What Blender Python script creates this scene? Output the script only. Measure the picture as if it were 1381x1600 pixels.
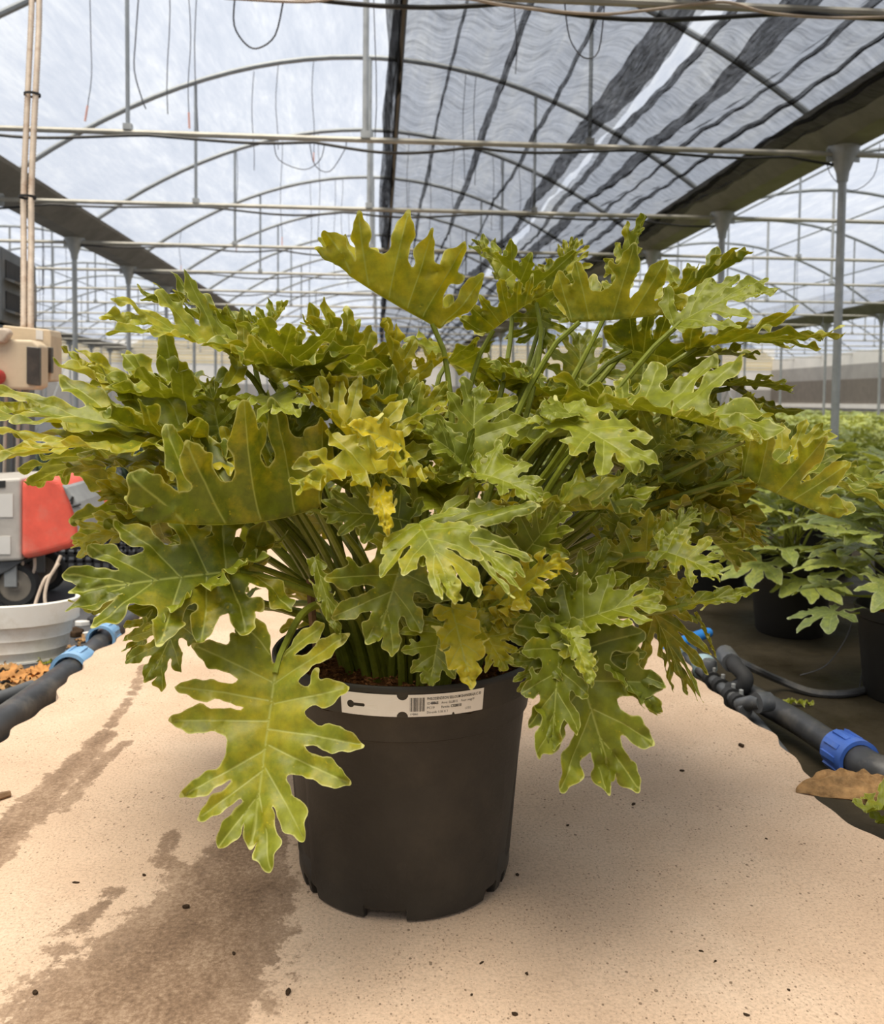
import bpy, bmesh, math, random
import numpy as np
from mathutils import Vector, Matrix
from mathutils.geometry import delaunay_2d_cdt

for o in list(bpy.data.objects):
    bpy.data.objects.remove(o, do_unlink=True)
SC = bpy.context.scene
COL = SC.collection
RND = random.Random(11)
PI = math.pi
R = math.radians

# ------------------------------------------------------------------ camera
EYE = 0.74                     # eye height above the concrete path (z = 0)
FPX, PCX, PCY = 1383.0, 690.5, 690.0
YAW, PITCH, ROLL = R(4.1), R(-2.7), R(0.6)
cF = Vector((math.sin(YAW) * math.cos(PITCH), math.cos(YAW) * math.cos(PITCH), math.sin(PITCH)))
r0 = Vector((math.cos(YAW), -math.sin(YAW), 0)); u0 = r0.cross(cF)
cU = u0 * math.cos(ROLL) - r0 * math.sin(ROLL)
cR = r0 * math.cos(ROLL) + u0 * math.sin(ROLL)
cam = bpy.data.cameras.new('camera'); camo = bpy.data.objects.new('camera', cam); COL.objects.link(camo)
camo.matrix_world = Matrix(((cR.x, cU.x, -cF.x, 0), (cR.y, cU.y, -cF.y, 0), (cR.z, cU.z, -cF.z, EYE), (0, 0, 0, 1)))
cam.sensor_fit = 'HORIZONTAL'; cam.sensor_width = 36.0
cam.lens = FPX / 1381.0 * 36.0
cam.shift_y = -(800.0 - PCY) / 1381.0
cam.clip_start = 0.02; cam.clip_end = 300
SC.camera = camo
cam.dof.use_dof = True; cam.dof.focus_distance = 1.3; cam.dof.aperture_fstop = 9.0

# ------------------------------------------------------------------ sky, sun, exposure
W = bpy.data.worlds.new('World'); SC.world = W; W.use_nodes = True
wn = W.node_tree.nodes; wl = W.node_tree.links; wn.clear()
wo = wn.new('ShaderNodeOutputWorld'); wb = wn.new('ShaderNodeBackground')
wb.inputs[0].default_value = (0.86, 0.92, 1.0, 1); wb.inputs[1].default_value = 1.02
wl.new(wb.outputs[0], wo.inputs[0])
sun = bpy.data.lights.new('sun_offscreen', 'SUN'); suno = bpy.data.objects.new('sun_offscreen', sun); COL.objects.link(suno)
sun.energy = 16.5; sun.angle = R(44); sun.color = (1.0, 0.885, 0.70)
suno.rotation_euler = Vector((0.20, 0.26, -1.0)).to_track_quat('-Z', 'Y').to_euler()
VS = SC.view_settings
VS.view_transform = 'Standard'; VS.look = 'None'; VS.gamma = 1.0; VS.use_curve_mapping = False
VS.exposure = -0.36

# ------------------------------------------------------------------ world positions from the survey of the place
def ray(x, y): return cF + cR * ((x - PCX) / FPX) + cU * ((PCY - y) / FPX)
def atY(x, y, Y):
    d = ray(x, y); return Vector((0, 0, EYE)) + d * (Y / d.y)
def atZ(x, y, Z):
    d = ray(x, y); return Vector((0, 0, EYE)) + d * ((Z - EYE) / d.z)

# ------------------------------------------------------------------ materials
MATS = {}
def newmat(name):
    m = bpy.data.materials.new(name); m.use_nodes = True
    nt = m.node_tree; nt.nodes.clear()
    out = nt.nodes.new('ShaderNodeOutputMaterial')
    MATS[name] = m
    return m, nt, nt.nodes, nt.links, out
def ramp(nt, src, stops):
    r = nt.nodes.new('ShaderNodeValToRGB')
    e = r.color_ramp.elements
    while len(e) < len(stops): e.new(0.5)
    for k, (p, c) in enumerate(stops):
        e[k].position = p; e[k].color = (c[0], c[1], c[2], 1) if hasattr(c, '__len__') else (c, c, c, 1)
    nt.links.new(src, r.inputs[0]); return r.outputs[0]
def noise(nt, scale, detail=4, rough=0.55, vec=None, dist=0.0):
    n = nt.nodes.new('ShaderNodeTexNoise'); n.inputs['Scale'].default_value = scale
    n.inputs['Detail'].default_value = detail; n.inputs['Roughness'].default_value = rough
    n.inputs['Distortion'].default_value = dist
    if vec is not None: nt.links.new(vec, n.inputs['Vector'])
    return n.outputs['Fac']
def coord(nt, kind='Object', scale=(1, 1, 1)):
    t = nt.nodes.new('ShaderNodeTexCoord'); mp = nt.nodes.new('ShaderNodeMapping')
    mp.inputs['Scale'].default_value = scale
    nt.links.new(t.outputs[kind], mp.inputs[0]); return mp.outputs[0]
def mixc(nt, f, a, b, mode='MIX'):
    m = nt.nodes.new('ShaderNodeMix'); m.data_type = 'RGBA'; m.blend_type = mode
    for v, i in ((f, 0), (a, 6), (b, 7)):
        if isinstance(v, (int, float)): m.inputs[i].default_value = v
        elif isinstance(v, (tuple, list)): m.inputs[i].default_value = (v[0], v[1], v[2], 1)
        else: nt.links.new(v, m.inputs[i])
    return m.outputs[2]
def mth(nt, op, a, b=0.0, c=None):
    m = nt.nodes.new('ShaderNodeMath'); m.operation = op
    for v, i in ((a, 0), (b, 1), (c, 2)):
        if v is None: continue
        if isinstance(v, (int, float)): m.inputs[i].default_value = v
        else: nt.links.new(v, m.inputs[i])
    return m.outputs[0]
def bump(nt, h, strength=0.3, dist=0.01):
    b = nt.nodes.new('ShaderNodeBump'); b.inputs['Strength'].default_value = strength
    b.inputs['Distance'].default_value = dist; nt.links.new(h, b.inputs['Height']); return b.outputs[0]
def plain(name, col, rough=0.5, metal=0.0, var=0.25, scale=12.0, bmp=0.0, bscale=60.0, spec=0.5, dirt=None, dirt_amt=0.5):
    m, nt, N, L, out = newmat(name)
    p = N.new('ShaderNodeBsdfPrincipled')
    c = coord(nt)
    f = noise(nt, scale, 5, 0.6, c)
    lo = tuple(x * (1 - var) for x in col); hi = tuple(min(1, x * (1 + var)) for x in col)
    base = ramp(nt, f, [(0.3, lo), (0.7, hi)])
    if dirt:
        f2 = ramp(nt, noise(nt, scale * 0.6 + 3, 8, 0.7, c), [(0.5, 0.0), (0.72, dirt_amt)])
        base = mixc(nt, f2, base, dirt)
    L.new(base, p.inputs['Base Color'])
    p.inputs['Roughness'].default_value = rough; p.inputs['Metallic'].default_value = metal
    p.inputs['Specular IOR Level'].default_value = spec
    if bmp: L.new(bump(nt, noise(nt, bscale, 6, 0.6, c), bmp, 0.004), p.inputs['Normal'])
    L.new(p.outputs[0], out.inputs[0]); return m

plain('galv', (0.40, 0.41, 0.40), 0.5, 0.35, 0.18, 9)
plain('arch_steel', (0.30, 0.32, 0.33), 0.5, 0.35, 0.15, 7)
plain('gutter', (0.20, 0.19, 0.165), 0.55, 0.2, 0.2, 3, dirt=(0.1, 0.09, 0.06))
plain('tie_steel', (0.46, 0.44, 0.38), 0.5, 0.3, 0.2, 5)
plain('black_tube', (0.018, 0.018, 0.018), 0.5, 0, 0.2, 20)
plain('wire', (0.10, 0.10, 0.11), 0.5, 0.3, 0.2, 20)
plain('pink_tape', (0.75, 0.40, 0.33), 0.6, 0, 0.1, 20)
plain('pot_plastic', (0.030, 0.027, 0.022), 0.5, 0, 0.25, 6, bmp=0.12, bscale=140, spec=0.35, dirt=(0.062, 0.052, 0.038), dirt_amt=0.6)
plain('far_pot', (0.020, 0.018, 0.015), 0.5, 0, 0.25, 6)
plain('label_white', (0.86, 0.84, 0.79), 0.55, 0, 0.03, 30)
plain('ink', (0.04, 0.04, 0.04), 0.6, 0, 0.1, 30)
plain('coir', (0.16, 0.066, 0.024), 0.9, 0, 0.65, 130, bmp=1.0, bscale=260, spec=0.1)
plain('coir_light', (0.27, 0.12, 0.045), 0.9, 0, 0.5, 60, spec=0.1)
plain('stake_wood', (0.19, 0.11, 0.055), 0.8, 0, 0.35, 40, bmp=0.4)
plain('pipe_black', (0.045, 0.046, 0.048), 0.42, 0, 0.35, 14, dirt=(0.20, 0.18, 0.15), dirt_amt=0.5)
plain('pipe_blue', (0.055, 0.14, 0.50), 0.42, 0, 0.2, 14, dirt=(0.22, 0.22, 0.22), dirt_amt=0.35)
plain('pipe_skyblue', (0.22, 0.42, 0.66), 0.42, 0, 0.2, 14, dirt=(0.35, 0.35, 0.33), dirt_amt=0.4)
plain('fitting_grey', (0.085, 0.09, 0.095), 0.42, 0, 0.3, 20, dirt=(0.3, 0.28, 0.25), dirt_amt=0.4)
plain('valve_pale', (0.36, 0.50, 0.54), 0.4, 0, 0.2, 14)
plain('bright_blue', (0.03, 0.22, 0.62), 0.4, 0, 0.15, 14)
plain('dry_leaf', (0.34, 0.20, 0.085), 0.7, 0, 0.6, 30, bmp=0.8, bscale=90, spec=0.2, dirt=(0.16, 0.08, 0.03), dirt_amt=0.7)
plain('dry_leaf_orange', (0.40, 0.19, 0.06), 0.7, 0, 0.45, 18, bmp=0.5, spec=0.2)
plain('crumb', (0.045, 0.028, 0.016), 0.9, 0, 0.5, 60, spec=0.1)
plain('machine_red', (0.85, 0.125, 0.08), 0.5, 0, 0.16, 9, dirt=(0.70, 0.27, 0.20), dirt_amt=0.5)
plain('machine_grey', (0.48, 0.45, 0.41), 0.5, 0, 0.15, 9, dirt=(0.32, 0.29, 0.24))
plain('machine_dark', (0.10, 0.105, 0.11), 0.5, 0, 0.2, 9)
plain('machine_mid', (0.27, 0.28, 0.28), 0.5, 0, 0.2, 9)
plain('sticker', (0.72, 0.70, 0.66), 0.5, 0, 0.05, 9)
plain('rubber', (0.022, 0.022, 0.022), 0.7, 0, 0.3, 20)
plain('wheel_hub', (0.23, 0.20, 0.16), 0.6, 0, 0.2, 12)
plain('cable_beige', (0.52, 0.42, 0.33), 0.6, 0, 0.15, 30)
plain('cream_plastic', (0.90, 0.87, 0.79), 0.45, 0, 0.05, 8, dirt=(0.55, 0.46, 0.32), dirt_amt=0.5)
plain('panel_grey', (0.12, 0.135, 0.145), 0.5, 0.2, 0.25, 6, dirt=(0.24, 0.2, 0.16), dirt_amt=0.4)
plain('panel_beige', (0.66, 0.53, 0.36), 0.5, 0, 0.12, 8, dirt=(0.40, 0.28, 0.16), dirt_amt=0.5)
plain('panel_window', (0.06, 0.05, 0.042), 0.3, 0, 0.3, 12, dirt=(0.2, 0.15, 0.1), dirt_amt=0.4)
plain('plug_red', (0.42, 0.012, 0.018), 0.35, 0, 0.2, 12)
plain('conduit', (0.56, 0.46, 0.36), 0.55, 0, 0.15, 14, dirt=(0.26, 0.13, 0.06), dirt_amt=0.7)
plain('conduit_grey', (0.30, 0.29, 0.27), 0.55, 0, 0.15, 14)
plain('crate', (0.03, 0.031, 0.033), 0.6, 0, 0.3, 12)
plain('wall_white', (0.80, 0.77, 0.72), 0.8, 0, 0.05, 2)
plain('wall_cream', (0.78, 0.66, 0.42), 0.8, 0, 0.06, 2)
plain('wall_grey', (0.36, 0.34, 0.32), 0.85, 0, 0.10, 2)
plain('wall_brown', (0.19, 0.165, 0.14), 0.9, 0, 0.12, 3)
plain('strap_leaf', (0.055, 0.085, 0.035), 0.5, 0, 0.5, 5)

def ground_mat():
    m, nt, N, L, out = newmat('ground')
    p = N.new('ShaderNodeBsdfPrincipled'); c = coord(nt)
    f = noise(nt, 2.5, 8, 0.65, c)
    b = ramp(nt, f, [(0.3, (0.020, 0.015, 0.008)), (0.55, (0.040, 0.031, 0.017)), (0.75, (0.085, 0.065, 0.036))])
    L.new(b, p.inputs['Base Color'])
    L.new(ramp(nt, f, [(0.35, 0.35), (0.6, 0.8)]), p.inputs['Roughness']); p.inputs['Specular IOR Level'].default_value = 0.25
    L.new(bump(nt, noise(nt, 40, 6, 0.6, c), 0.4, 0.01), p.inputs['Normal'])
    L.new(p.outputs[0], out.inputs[0])
ground_mat()
def weedmat_mat():
    m, nt, N, L, out = newmat('weed_mat')
    p = N.new('ShaderNodeBsdfPrincipled'); c = coord(nt)
    w = N.new('ShaderNodeTexWave'); w.inputs['Scale'].default_value = 60; L.new(c, w.inputs[0])
    f = noise(nt, 3, 8, 0.65, c)
    b = ramp(nt, f, [(0.3, (0.045, 0.047, 0.05)), (0.6, (0.085, 0.087, 0.09)), (0.8, (0.2, 0.18, 0.15))])
    L.new(b, p.inputs['Base Color']); p.inputs['Roughness'].default_value = 0.7
    L.new(bump(nt, w.outputs['Fac'], 0.2, 0.003), p.inputs['Normal'])
    L.new(p.outputs[0], out.inputs[0])
weedmat_mat()
def slab_mat():
    m, nt, N, L, out = newmat('slab')
    p = N.new('ShaderNodeBsdfPrincipled'); c = coord(nt)
    big = noise(nt, 3.0, 6, 0.6, c)
    base = ramp(nt, big, [(0.3, (0.54, 0.385, 0.265)), (0.5, (0.62, 0.45, 0.315)), (0.72, (0.70, 0.53, 0.385))])
    fine = noise(nt, 210, 4, 0.7, c)
    base = mixc(nt, 1.0, base, ramp(nt, fine, [(0.30, 0.72), (0.5, 0.98), (0.72, 1.12)]), 'MULTIPLY')
    # fine dark grit
    v = N.new('ShaderNodeTexVoronoi'); v.inputs['Scale'].default_value = 150; v.inputs['Randomness'].default_value = 1
    mpg = coord(nt, 'Object', (1, 0.8, 1)); L.new(mpg, v.inputs['Vector'])
    sep = N.new('ShaderNodeSeparateColor'); L.new(v.outputs['Color'], sep.inputs[0])
    dens = noise(nt, 7, 3, 0.6, c)
    sz = mth(nt, 'MULTIPLY', mth(nt, 'POWER', sep.outputs[0], 7.0), mth(nt, 'MULTIPLY', dens, 0.62))
    g = mth(nt, 'LESS_THAN', v.outputs['Distance'], sz)
    base = mixc(nt, mth(nt, 'MULTIPLY', g, 0.72), base, (0.12, 0.075, 0.045))
    v2 = N.new('ShaderNodeTexVoronoi'); v2.inputs['Scale'].default_value = 330; L.new(coord(nt, 'Object', (1, 0.7, 1)), v2.inputs['Vector'])
    sp2 = N.new('ShaderNodeSeparateColor'); L.new(v2.outputs['Color'], sp2.inputs[0])
    g2 = mth(nt, 'LESS_THAN', v2.outputs['Distance'], mth(nt, 'MULTIPLY', mth(nt, 'POWER', sp2.outputs[1], 3.5), mth(nt, 'MULTIPLY', dens, 0.85)))
    base = mixc(nt, mth(nt, 'MULTIPLY', g2, 0.55), base, (0.20, 0.125, 0.075))
    # wet and muddy stain with its own outline
    at = N.new('ShaderNodeAttribute'); at.attribute_name = 'stain'
    s = mth(nt, 'ADD', at.outputs['Fac'], mth(nt, 'MULTIPLY', mth(nt, 'SUBTRACT', noise(nt, 26, 8, 0.72, c), 0.5), 1.5))
    sm = ramp(nt, s, [(0.46, 0.0), (0.56, 0.75), (1.0, 0.95)])
    stc = mixc(nt, 1.0, ramp(nt, mth(nt, 'ADD', mth(nt, 'MULTIPLY', noise(nt, 140, 6, 0.75, c), 0.55), mth(nt, 'MULTIPLY', noise(nt, 14, 6, 0.7, coord(nt, 'Object', (1.0, 0.45, 1.0))), 0.45)), [(0.36, (0.10, 0.060, 0.034)), (0.50, (0.25, 0.160, 0.098)), (0.64, (0.46, 0.33, 0.22))]), (0.97, 0.97, 0.97), 'MULTIPLY')
    base = mixc(nt, sm, base, stc)
    L.new(base, p.inputs['Base Color']); p.inputs['Roughness'].default_value = 0.85
    p.inputs['Specular IOR Level'].default_value = 0.25
    h = mth(nt, 'ADD', noise(nt, 90, 8, 0.7, c), mth(nt, 'MULTIPLY', sm, mth(nt, 'SUBTRACT', noise(nt, 160, 6, 0.7, c), 0.6)))
    L.new(bump(nt, h, 0.45, 0.006), p.inputs['Normal'])
    L.new(p.outputs[0], out.inputs[0])
slab_mat()
def film_mat():
    m, nt, N, L, out = newmat('film')
    c = coord(nt, 'Object', (2.2, 0.35, 0.35))
    f = noise(nt, 1.3, 6, 0.6, c, 0.4)
    f2 = noise(nt, 0.55, 4, 0.5, coord(nt, 'Object', (1, 0.6, 1)))
    f3 = noise(nt, 22, 5, 0.7, coord(nt, 'Object', (1.0, 0.12, 1.0)))
    tr = N.new('ShaderNodeBsdfTranslucent'); tp = N.new('ShaderNodeBsdfTransparent')
    mix = N.new('ShaderNodeMixShader')
    col = ramp(nt, mth(nt, 'ADD', mth(nt, 'MULTIPLY', f, 0.6), mth(nt, 'MULTIPLY', f3, 0.4)), [(0.30, (0.16, 0.19, 0.26)), (0.5, (0.21, 0.24, 0.31)), (0.72, (0.30, 0.33, 0.38))])
    L.new(col, tr.inputs[0])
    tp.inputs[0].default_value = (0.86, 0.88, 0.93, 1)
    fac = ramp(nt, mth(nt, 'ADD', mth(nt, 'MULTIPLY', f, 0.5), mth(nt, 'MULTIPLY', f2, 0.5)), [(0.3, 0.48), (0.7, 0.68)])
    L.new(fac, mix.inputs[0]); L.new(tp.outputs[0], mix.inputs[1]); L.new(tr.outputs[0], mix.inputs[2])
    L.new(mix.outputs[0], out.inputs[0])
film_mat()
def net_mat():
    m, nt, N, L, out = newmat('shade_net')
    c = coord(nt, 'Object', (4.0, 1.0, 1.0))
    f = noise(nt, 5.0, 7, 0.7, coord(nt, 'Object', (0.7, 3.4, 1.0)), 1.2)
    d = N.new('ShaderNodeBsdfDiffuse'); d.inputs[0].default_value = (0.018, 0.018, 0.02, 1)
    tp = N.new('ShaderNodeBsdfTransparent'); tp.inputs[0].default_value = (1, 1, 1, 1)
    mix = N.new('ShaderNodeMixShader')
    L.new(ramp(nt, f, [(0.32, 0.30), (0.5, 0.45), (0.72, 0.72)]), mix.inputs[0])
    L.new(tp.outputs[0], mix.inputs[1]); L.new(d.outputs[0], mix.inputs[2]); L.new(mix.outputs[0], out.inputs[0])
net_mat()
def hem_mat():
    m, nt, N, L, out = newmat('net_hem')
    d = N.new('ShaderNodeBsdfDiffuse'); d.inputs[0].default_value = (0.018, 0.018, 0.02, 1)
    tp = N.new('ShaderNodeBsdfTransparent')
    mix = N.new('ShaderNodeMixShader')
    f = noise(nt, 6.0, 6, 0.7, coord(nt, 'Object', (9.0, 0.7, 6.0)))
    L.new(ramp(nt, f, [(0.3, 0.55), (0.65, 0.95)]), mix.inputs[0])
    L.new(tp.outputs[0], mix.inputs[1]); L.new(d.outputs[0], mix.inputs[2]); L.new(mix.outputs[0], out.inputs[0])
hem_mat()
def leaf_mat(name, dark, mid, lite, yel, vein, trans=0.27, rough=0.36, veinamt=0.8, edgecol=(0.62, 0.62, 0.22), edgeamt=0.75, edge_lo=0.72):
    # obj.color: r = tone (dark..light), g = yellowing, b = random offset
    m, nt, N, L, out = newmat(name)
    oi = N.new('ShaderNodeObjectInfo'); sp = N.new('ShaderNodeSeparateColor'); L.new(oi.outputs['Color'], sp.inputs[0])
    tc = N.new('ShaderNodeTexCoord'); va = N.new('ShaderNodeVectorMath'); va.operation = 'ADD'
    cb = N.new('ShaderNodeCombineXYZ'); off = mth(nt, 'MULTIPLY', sp.outputs[2], 37.0)
    L.new(off, cb.inputs[0]); L.new(off, cb.inputs[1]); L.new(tc.outputs['Object'], va.inputs[0]); L.new(cb.outputs[0], va.inputs[1])
    v = va.outputs[0]
    n1 = noise(nt, 9, 5, 0.6, v); n2 = noise(nt, 26, 7, 0.68, v); n3 = noise(nt, 5, 3, 0.5, v)
    t = mth(nt, 'ADD', sp.outputs[0], mth(nt, 'MULTIPLY', mth(nt, 'SUBTRACT', n1, 0.5), 0.9))
    base = ramp(nt, t, [(0.05, dark), (0.5, mid), (0.95, lite)])
    ae = N.new('ShaderNodeAttribute'); ae.attribute_name = 'edge'
    avn = N.new('ShaderNodeAttribute'); avn.attribute_name = 'vein'
    n4 = noise(nt, 75, 4, 0.6, v)
    base = mixc(nt, 1.0, base, ramp(nt, n4, [(0.30, 0.80), (0.5, 1.0), (0.72, 1.22)]), 'MULTIPLY')
    spk = ramp(nt, noise(nt, 140, 2, 0.5, v), [(0.70, 0.0), (0.76, 0.45)])
    base = mixc(nt, spk, base, yel)
    # yellowing: blotches, stronger near the margin
    y = mth(nt, 'ADD', mth(nt, 'MULTIPLY', sp.outputs[1], 1.05), mth(nt, 'MULTIPLY', mth(nt, 'SUBTRACT', n2, 0.56), 1.5))
    y = mth(nt, 'ADD', y, mth(nt, 'MULTIPLY', mth(nt, 'SUBTRACT', n3, 0.5), 0.9))
    y = mth(nt, 'ADD', y, mth(nt, 'MULTIPLY', ae.outputs['Fac'], 0.12))
    yf = ramp(nt, y, [(0.22, 0.0), (1.05, 0.95)])
    base = mixc(nt, yf, base, yel)
    base = mixc(nt, mth(nt, 'MULTIPLY', avn.outputs['Fac'], veinamt), base, vein)
    ef = ramp(nt, ae.outputs['Fac'], [(edge_lo, 0.0), (0.97, edgeamt)])
    base = mixc(nt, ef, base, edgecol)
    p = N.new('ShaderNodeBsdfPrincipled'); L.new(base, p.inputs['Base Color'])
    p.inputs['Roughness'].default_value = rough; p.inputs['Specular IOR Level'].default_value = 0.38
    L.new(bump(nt, mth(nt, 'ADD', n2, mth(nt, 'MULTIPLY', avn.outputs['Fac'], -0.5)), 0.22, 0.004), p.inputs['Normal'])
    tr = N.new('ShaderNodeBsdfTranslucent')
    L.new(mixc(nt, 1.0, base, (1.25, 1.12, 0.5), 'MULTIPLY'), tr.inputs[0])
    mix = N.new('ShaderNodeMixShader'); mix.inputs[0].default_value = trans
    L.new(p.outputs[0], mix.inputs[1]); L.new(tr.outputs[0], mix.inputs[2]); L.new(mix.outputs[0], out.inputs[0])
leaf_mat('leaf', (0.060, 0.088, 0.007), (0.200, 0.228, 0.012), (0.39, 0.42, 0.050), (0.62, 0.49, 0.018), (0.40, 0.43, 0.10), rough=0.42, trans=0.30)
leaf_mat('stalk', (0.13, 0.155, 0.018), (0.22, 0.25, 0.028), (0.30, 0.33, 0.05), (0.30, 0.30, 0.05), (0.3, 0.34, 0.1), trans=0.05, edgeamt=0.0)
leaf_mat('aralia', (0.105, 0.140, 0.062), (0.27, 0.33, 0.080), (0.58, 0.64, 0.12), (0.72, 0.68, 0.15), (0.42, 0.48, 0.22), trans=0.25, rough=0.42, veinamt=0.5, edgecol=(0.52, 0.56, 0.30), edgeamt=0.75, edge_lo=0.6)

# ------------------------------------------------------------------ mesh helpers
class MB:
    def __init__(s): s.v = []; s.f = []
    def add(s, vs, fs):
        b = len(s.v); s.v += [tuple(x) for x in vs]; s.f += [tuple(i + b for i in f) for f in fs]; return s
    def box(s, c, d, rot=None, taper=1.0):
        x, y, z = (k / 2 for k in d); vs = []
        for sz in (-1, 1):
            t = taper if sz > 0 else 1.0
            for sx, sy in ((-1, -1), (1, -1), (1, 1), (-1, 1)):
                p = Vector((sx * x * t, sy * y * t, sz * z))
                if rot is not None: p = rot @ p
                vs.append(p + Vector(c))
        return s.add(vs, [(3, 2, 1, 0), (4, 5, 6, 7), (0, 1, 5, 4), (1, 2, 6, 5), (2, 3, 7, 6), (3, 0, 4, 7)])
    def tube(s, pts, r, n=8, caps=True):
        pts = [Vector(p) for p in pts]; k = len(pts)
        rs = r if hasattr(r, '__len__') else [r] * k
        t0 = (pts[1] - pts[0]).normalized()
        a = Vector((0, 0, 1)) if abs(t0.z) < 0.9 else Vector((1, 0, 0))
        u = t0.cross(a).normalized(); vs = []
        for i, p in enumerate(pts):
            t = (pts[min(i + 1, k - 1)] - pts[max(i - 1, 0)]).normalized()
            u = (u - t * u.dot(t)).normalized(); w = t.cross(u)
            for j in range(n):
                an = 2 * PI * j / n; vs.append(p + (u * math.cos(an) + w * math.sin(an)) * rs[i])
        fs = [(i * n + j, i * n + (j + 1) % n, (i + 1) * n + (j + 1) % n, (i + 1) * n + j) for i in range(k - 1) for j in range(n)]
        if caps: fs += [tuple(range(n - 1, -1, -1)), tuple((k - 1) * n + j for j in range(n))]
        return s.add(vs, fs)
    def lathe(s, prof, n=32, c=(0, 0, 0), axis='Z', close=True):
        vs = []; k = len(prof)
        for r_, z in prof:
            for j in range(n):
                a = 2 * PI * j / n
                if axis == 'Z': p = (r_ * math.cos(a), r_ * math.sin(a), z)
                elif axis == 'Y': p = (r_ * math.cos(a), z, -r_ * math.sin(a))
                else: p = (z, r_ * math.cos(a), r_ * math.sin(a))
                vs.append((p[0] + c[0], p[1] + c[1], p[2] + c[2]))
        fs = [(i * n + j, i * n + (j + 1) % n, (i + 1) * n + (j + 1) % n, (i + 1) * n + j) for i in range(k - 1) for j in range(n)]
        if close: fs += [tuple(range(n - 1, -1, -1)), tuple((k - 1) * n + j for j in range(n))]
        return s.add(vs, fs)
    def prism(s, poly, d, M):      # polygon in local xy, thickness d along local z, placed with M
        n = len(poly)
        vs = [M @ Vector((x, y, -d / 2)) for x, y in poly] + [M @ Vector((x, y, d / 2)) for x, y in poly]
        return s.add(vs, [tuple(range(n - 1, -1, -1)), tuple(range(n, 2 * n))] + [(i, (i + 1) % n, n + (i + 1) % n, n + i) for i in range(n)])
    def mesh(s, name, mat, smooth=False):
        me = bpy.data.meshes.new(name); me.from_pydata(s.v, [], s.f); me.update()
        me.materials.append(MATS[mat])
        if smooth: me.polygons.foreach_set('use_smooth', [True] * len(me.polygons))
        return me
    def build(s, name, mat, parent=None, smooth=False, bevel=0.0, seg=2, loc=None):
        o = bpy.data.objects.new(name, s.mesh(name, mat, smooth)); COL.objects.link(o)
        if parent is not None: o.parent = parent
        if loc is not None: o.location = loc
        if bevel:
            b = o.modifiers.new('bevel', 'BEVEL'); b.width = bevel; b.segments = seg; b.limit_method = 'ANGLE'
            b.harden_normals = False
        if smooth:
            try: o.data.shade_smooth(); o.data.set_sharp_from_angle(angle=R(38))
            except Exception: pass
        return o
def tag(o, label=None, cat=None, group=None, kind=None):
    for k, v in (('label', label), ('category', cat), ('group', group), ('kind', kind)):
        if v: o[k] = v
    return o
def empty(name, loc=(0, 0, 0), rz=0.0):
    o = bpy.data.objects.new(name, None); COL.objects.link(o); o.location = loc; o.rotation_euler = (0, 0, rz)
    o.empty_display_size = 0.05; return o
def copy_tree(o, parent=None):
    c = o.copy(); COL.objects.link(c); c.parent = parent
    for ch in o.children: copy_tree(ch, c)
    return c
def bez(p0, p1, p2, p3, n=14):
    out = []
    for i in range(n + 1):
        t = i / n; out.append(p0 * (1 - t) ** 3 + p1 * 3 * t * (1 - t) ** 2 + p2 * 3 * t * t * (1 - t) + p3 * t ** 3)
    return out
def crom(pts, per=6, closed=False):
    P = [np.array(p, float) for p in pts]; n = len(P); out = []
    rng = range(n) if closed else range(n - 1)
    for i in rng:
        if closed: a, b, c, d = P[i - 1], P[i], P[(i + 1) % n], P[(i + 2) % n]
        else: a, b, c, d = P[max(i - 1, 0)], P[i], P[i + 1], P[min(i + 2, n - 1)]
        for k in range(per):
            t = k / per
            out.append(0.5 * (2 * b + (c - a) * t + (2 * a - 5 * b + 4 * c - d) * t * t + (3 * b - a - 3 * c + d) * t ** 3))
    if not closed: out.append(P[-1])
    return out

# ================================================================== SETTING
GZ = -0.12                         # ground beside the path
YN, YF = -12.0, 46.0               # greenhouse runs from behind the camera to the far wall
BAY = 8.44; XC = -0.15             # bay width, centre line of the bay with the path
TIE = 2.94; GUT = 3.02; APEX = 4.66
TY = [-0.6 + 2.75 * k for k in range(17)]
def archz(dx): return APEX - 1.62 * (dx / (BAY / 2)) ** 2

fl = MB().box((10.25, (YN + YF) / 2, GZ - 0.05), (21.5, YF - YN, 0.1)).build('floor', 'ground')
tag(fl, 'dark damp bare ground between the pots', kind='structure')
fm = MB().box((-10.75, (YN + YF) / 2, GZ - 0.05), (20.5, YF - YN, 0.1)).build('floor', 'weed_mat')
tag(fm, 'dark grey woven ground cover on the machine side', kind='structure')

# ---- concrete path, ragged along its edges
def ragged(Y, s):
    return 0.012 * math.sin(Y * 9 + s) + 0.008 * math.sin(Y * 23 + 2 * s) + 0.006 * math.sin(Y * 51 + s * 3)
stains = []
def stain(pts, amp=0.95):
    stains.append(([(atZ(x, y, 0).x, atZ(x, y, 0).y, w) for x, y, w in pts], amp))
stain([(425, 1205, .020), (402, 1290, .045), (382, 1350, .07), (352, 1400, .10), (310, 1460, .115), (262, 1520, .13), (205, 1590, .145), (130, 1690, .16)], 1.15)
stain([(352, 1395, .035), (300, 1375, .03), (262, 1345, .02)], .8)
stain([(165, 1148, .030), (118, 1195, .035), (70, 1240, .040), (20, 1295, .045), (-60, 1380, .04)], .86)
stain([(195, 1160, .018), (150, 1200, .022), (95, 1265, .022)], .75)
stain([(178, 1395, .025), (130, 1440, .028), (80, 1480, .03)], .60)
stain([(60, 1520, .035), (20, 1560, .03)], .60)
stain([(270, 1300, .02), (255, 1345, .025)], .68)
stain([(140, 1175, .02), (205, 1090, .02), (225, 1040, .018)], .66)
stain([(900, 1215, .012), (960, 1212, .008)], .5)
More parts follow.
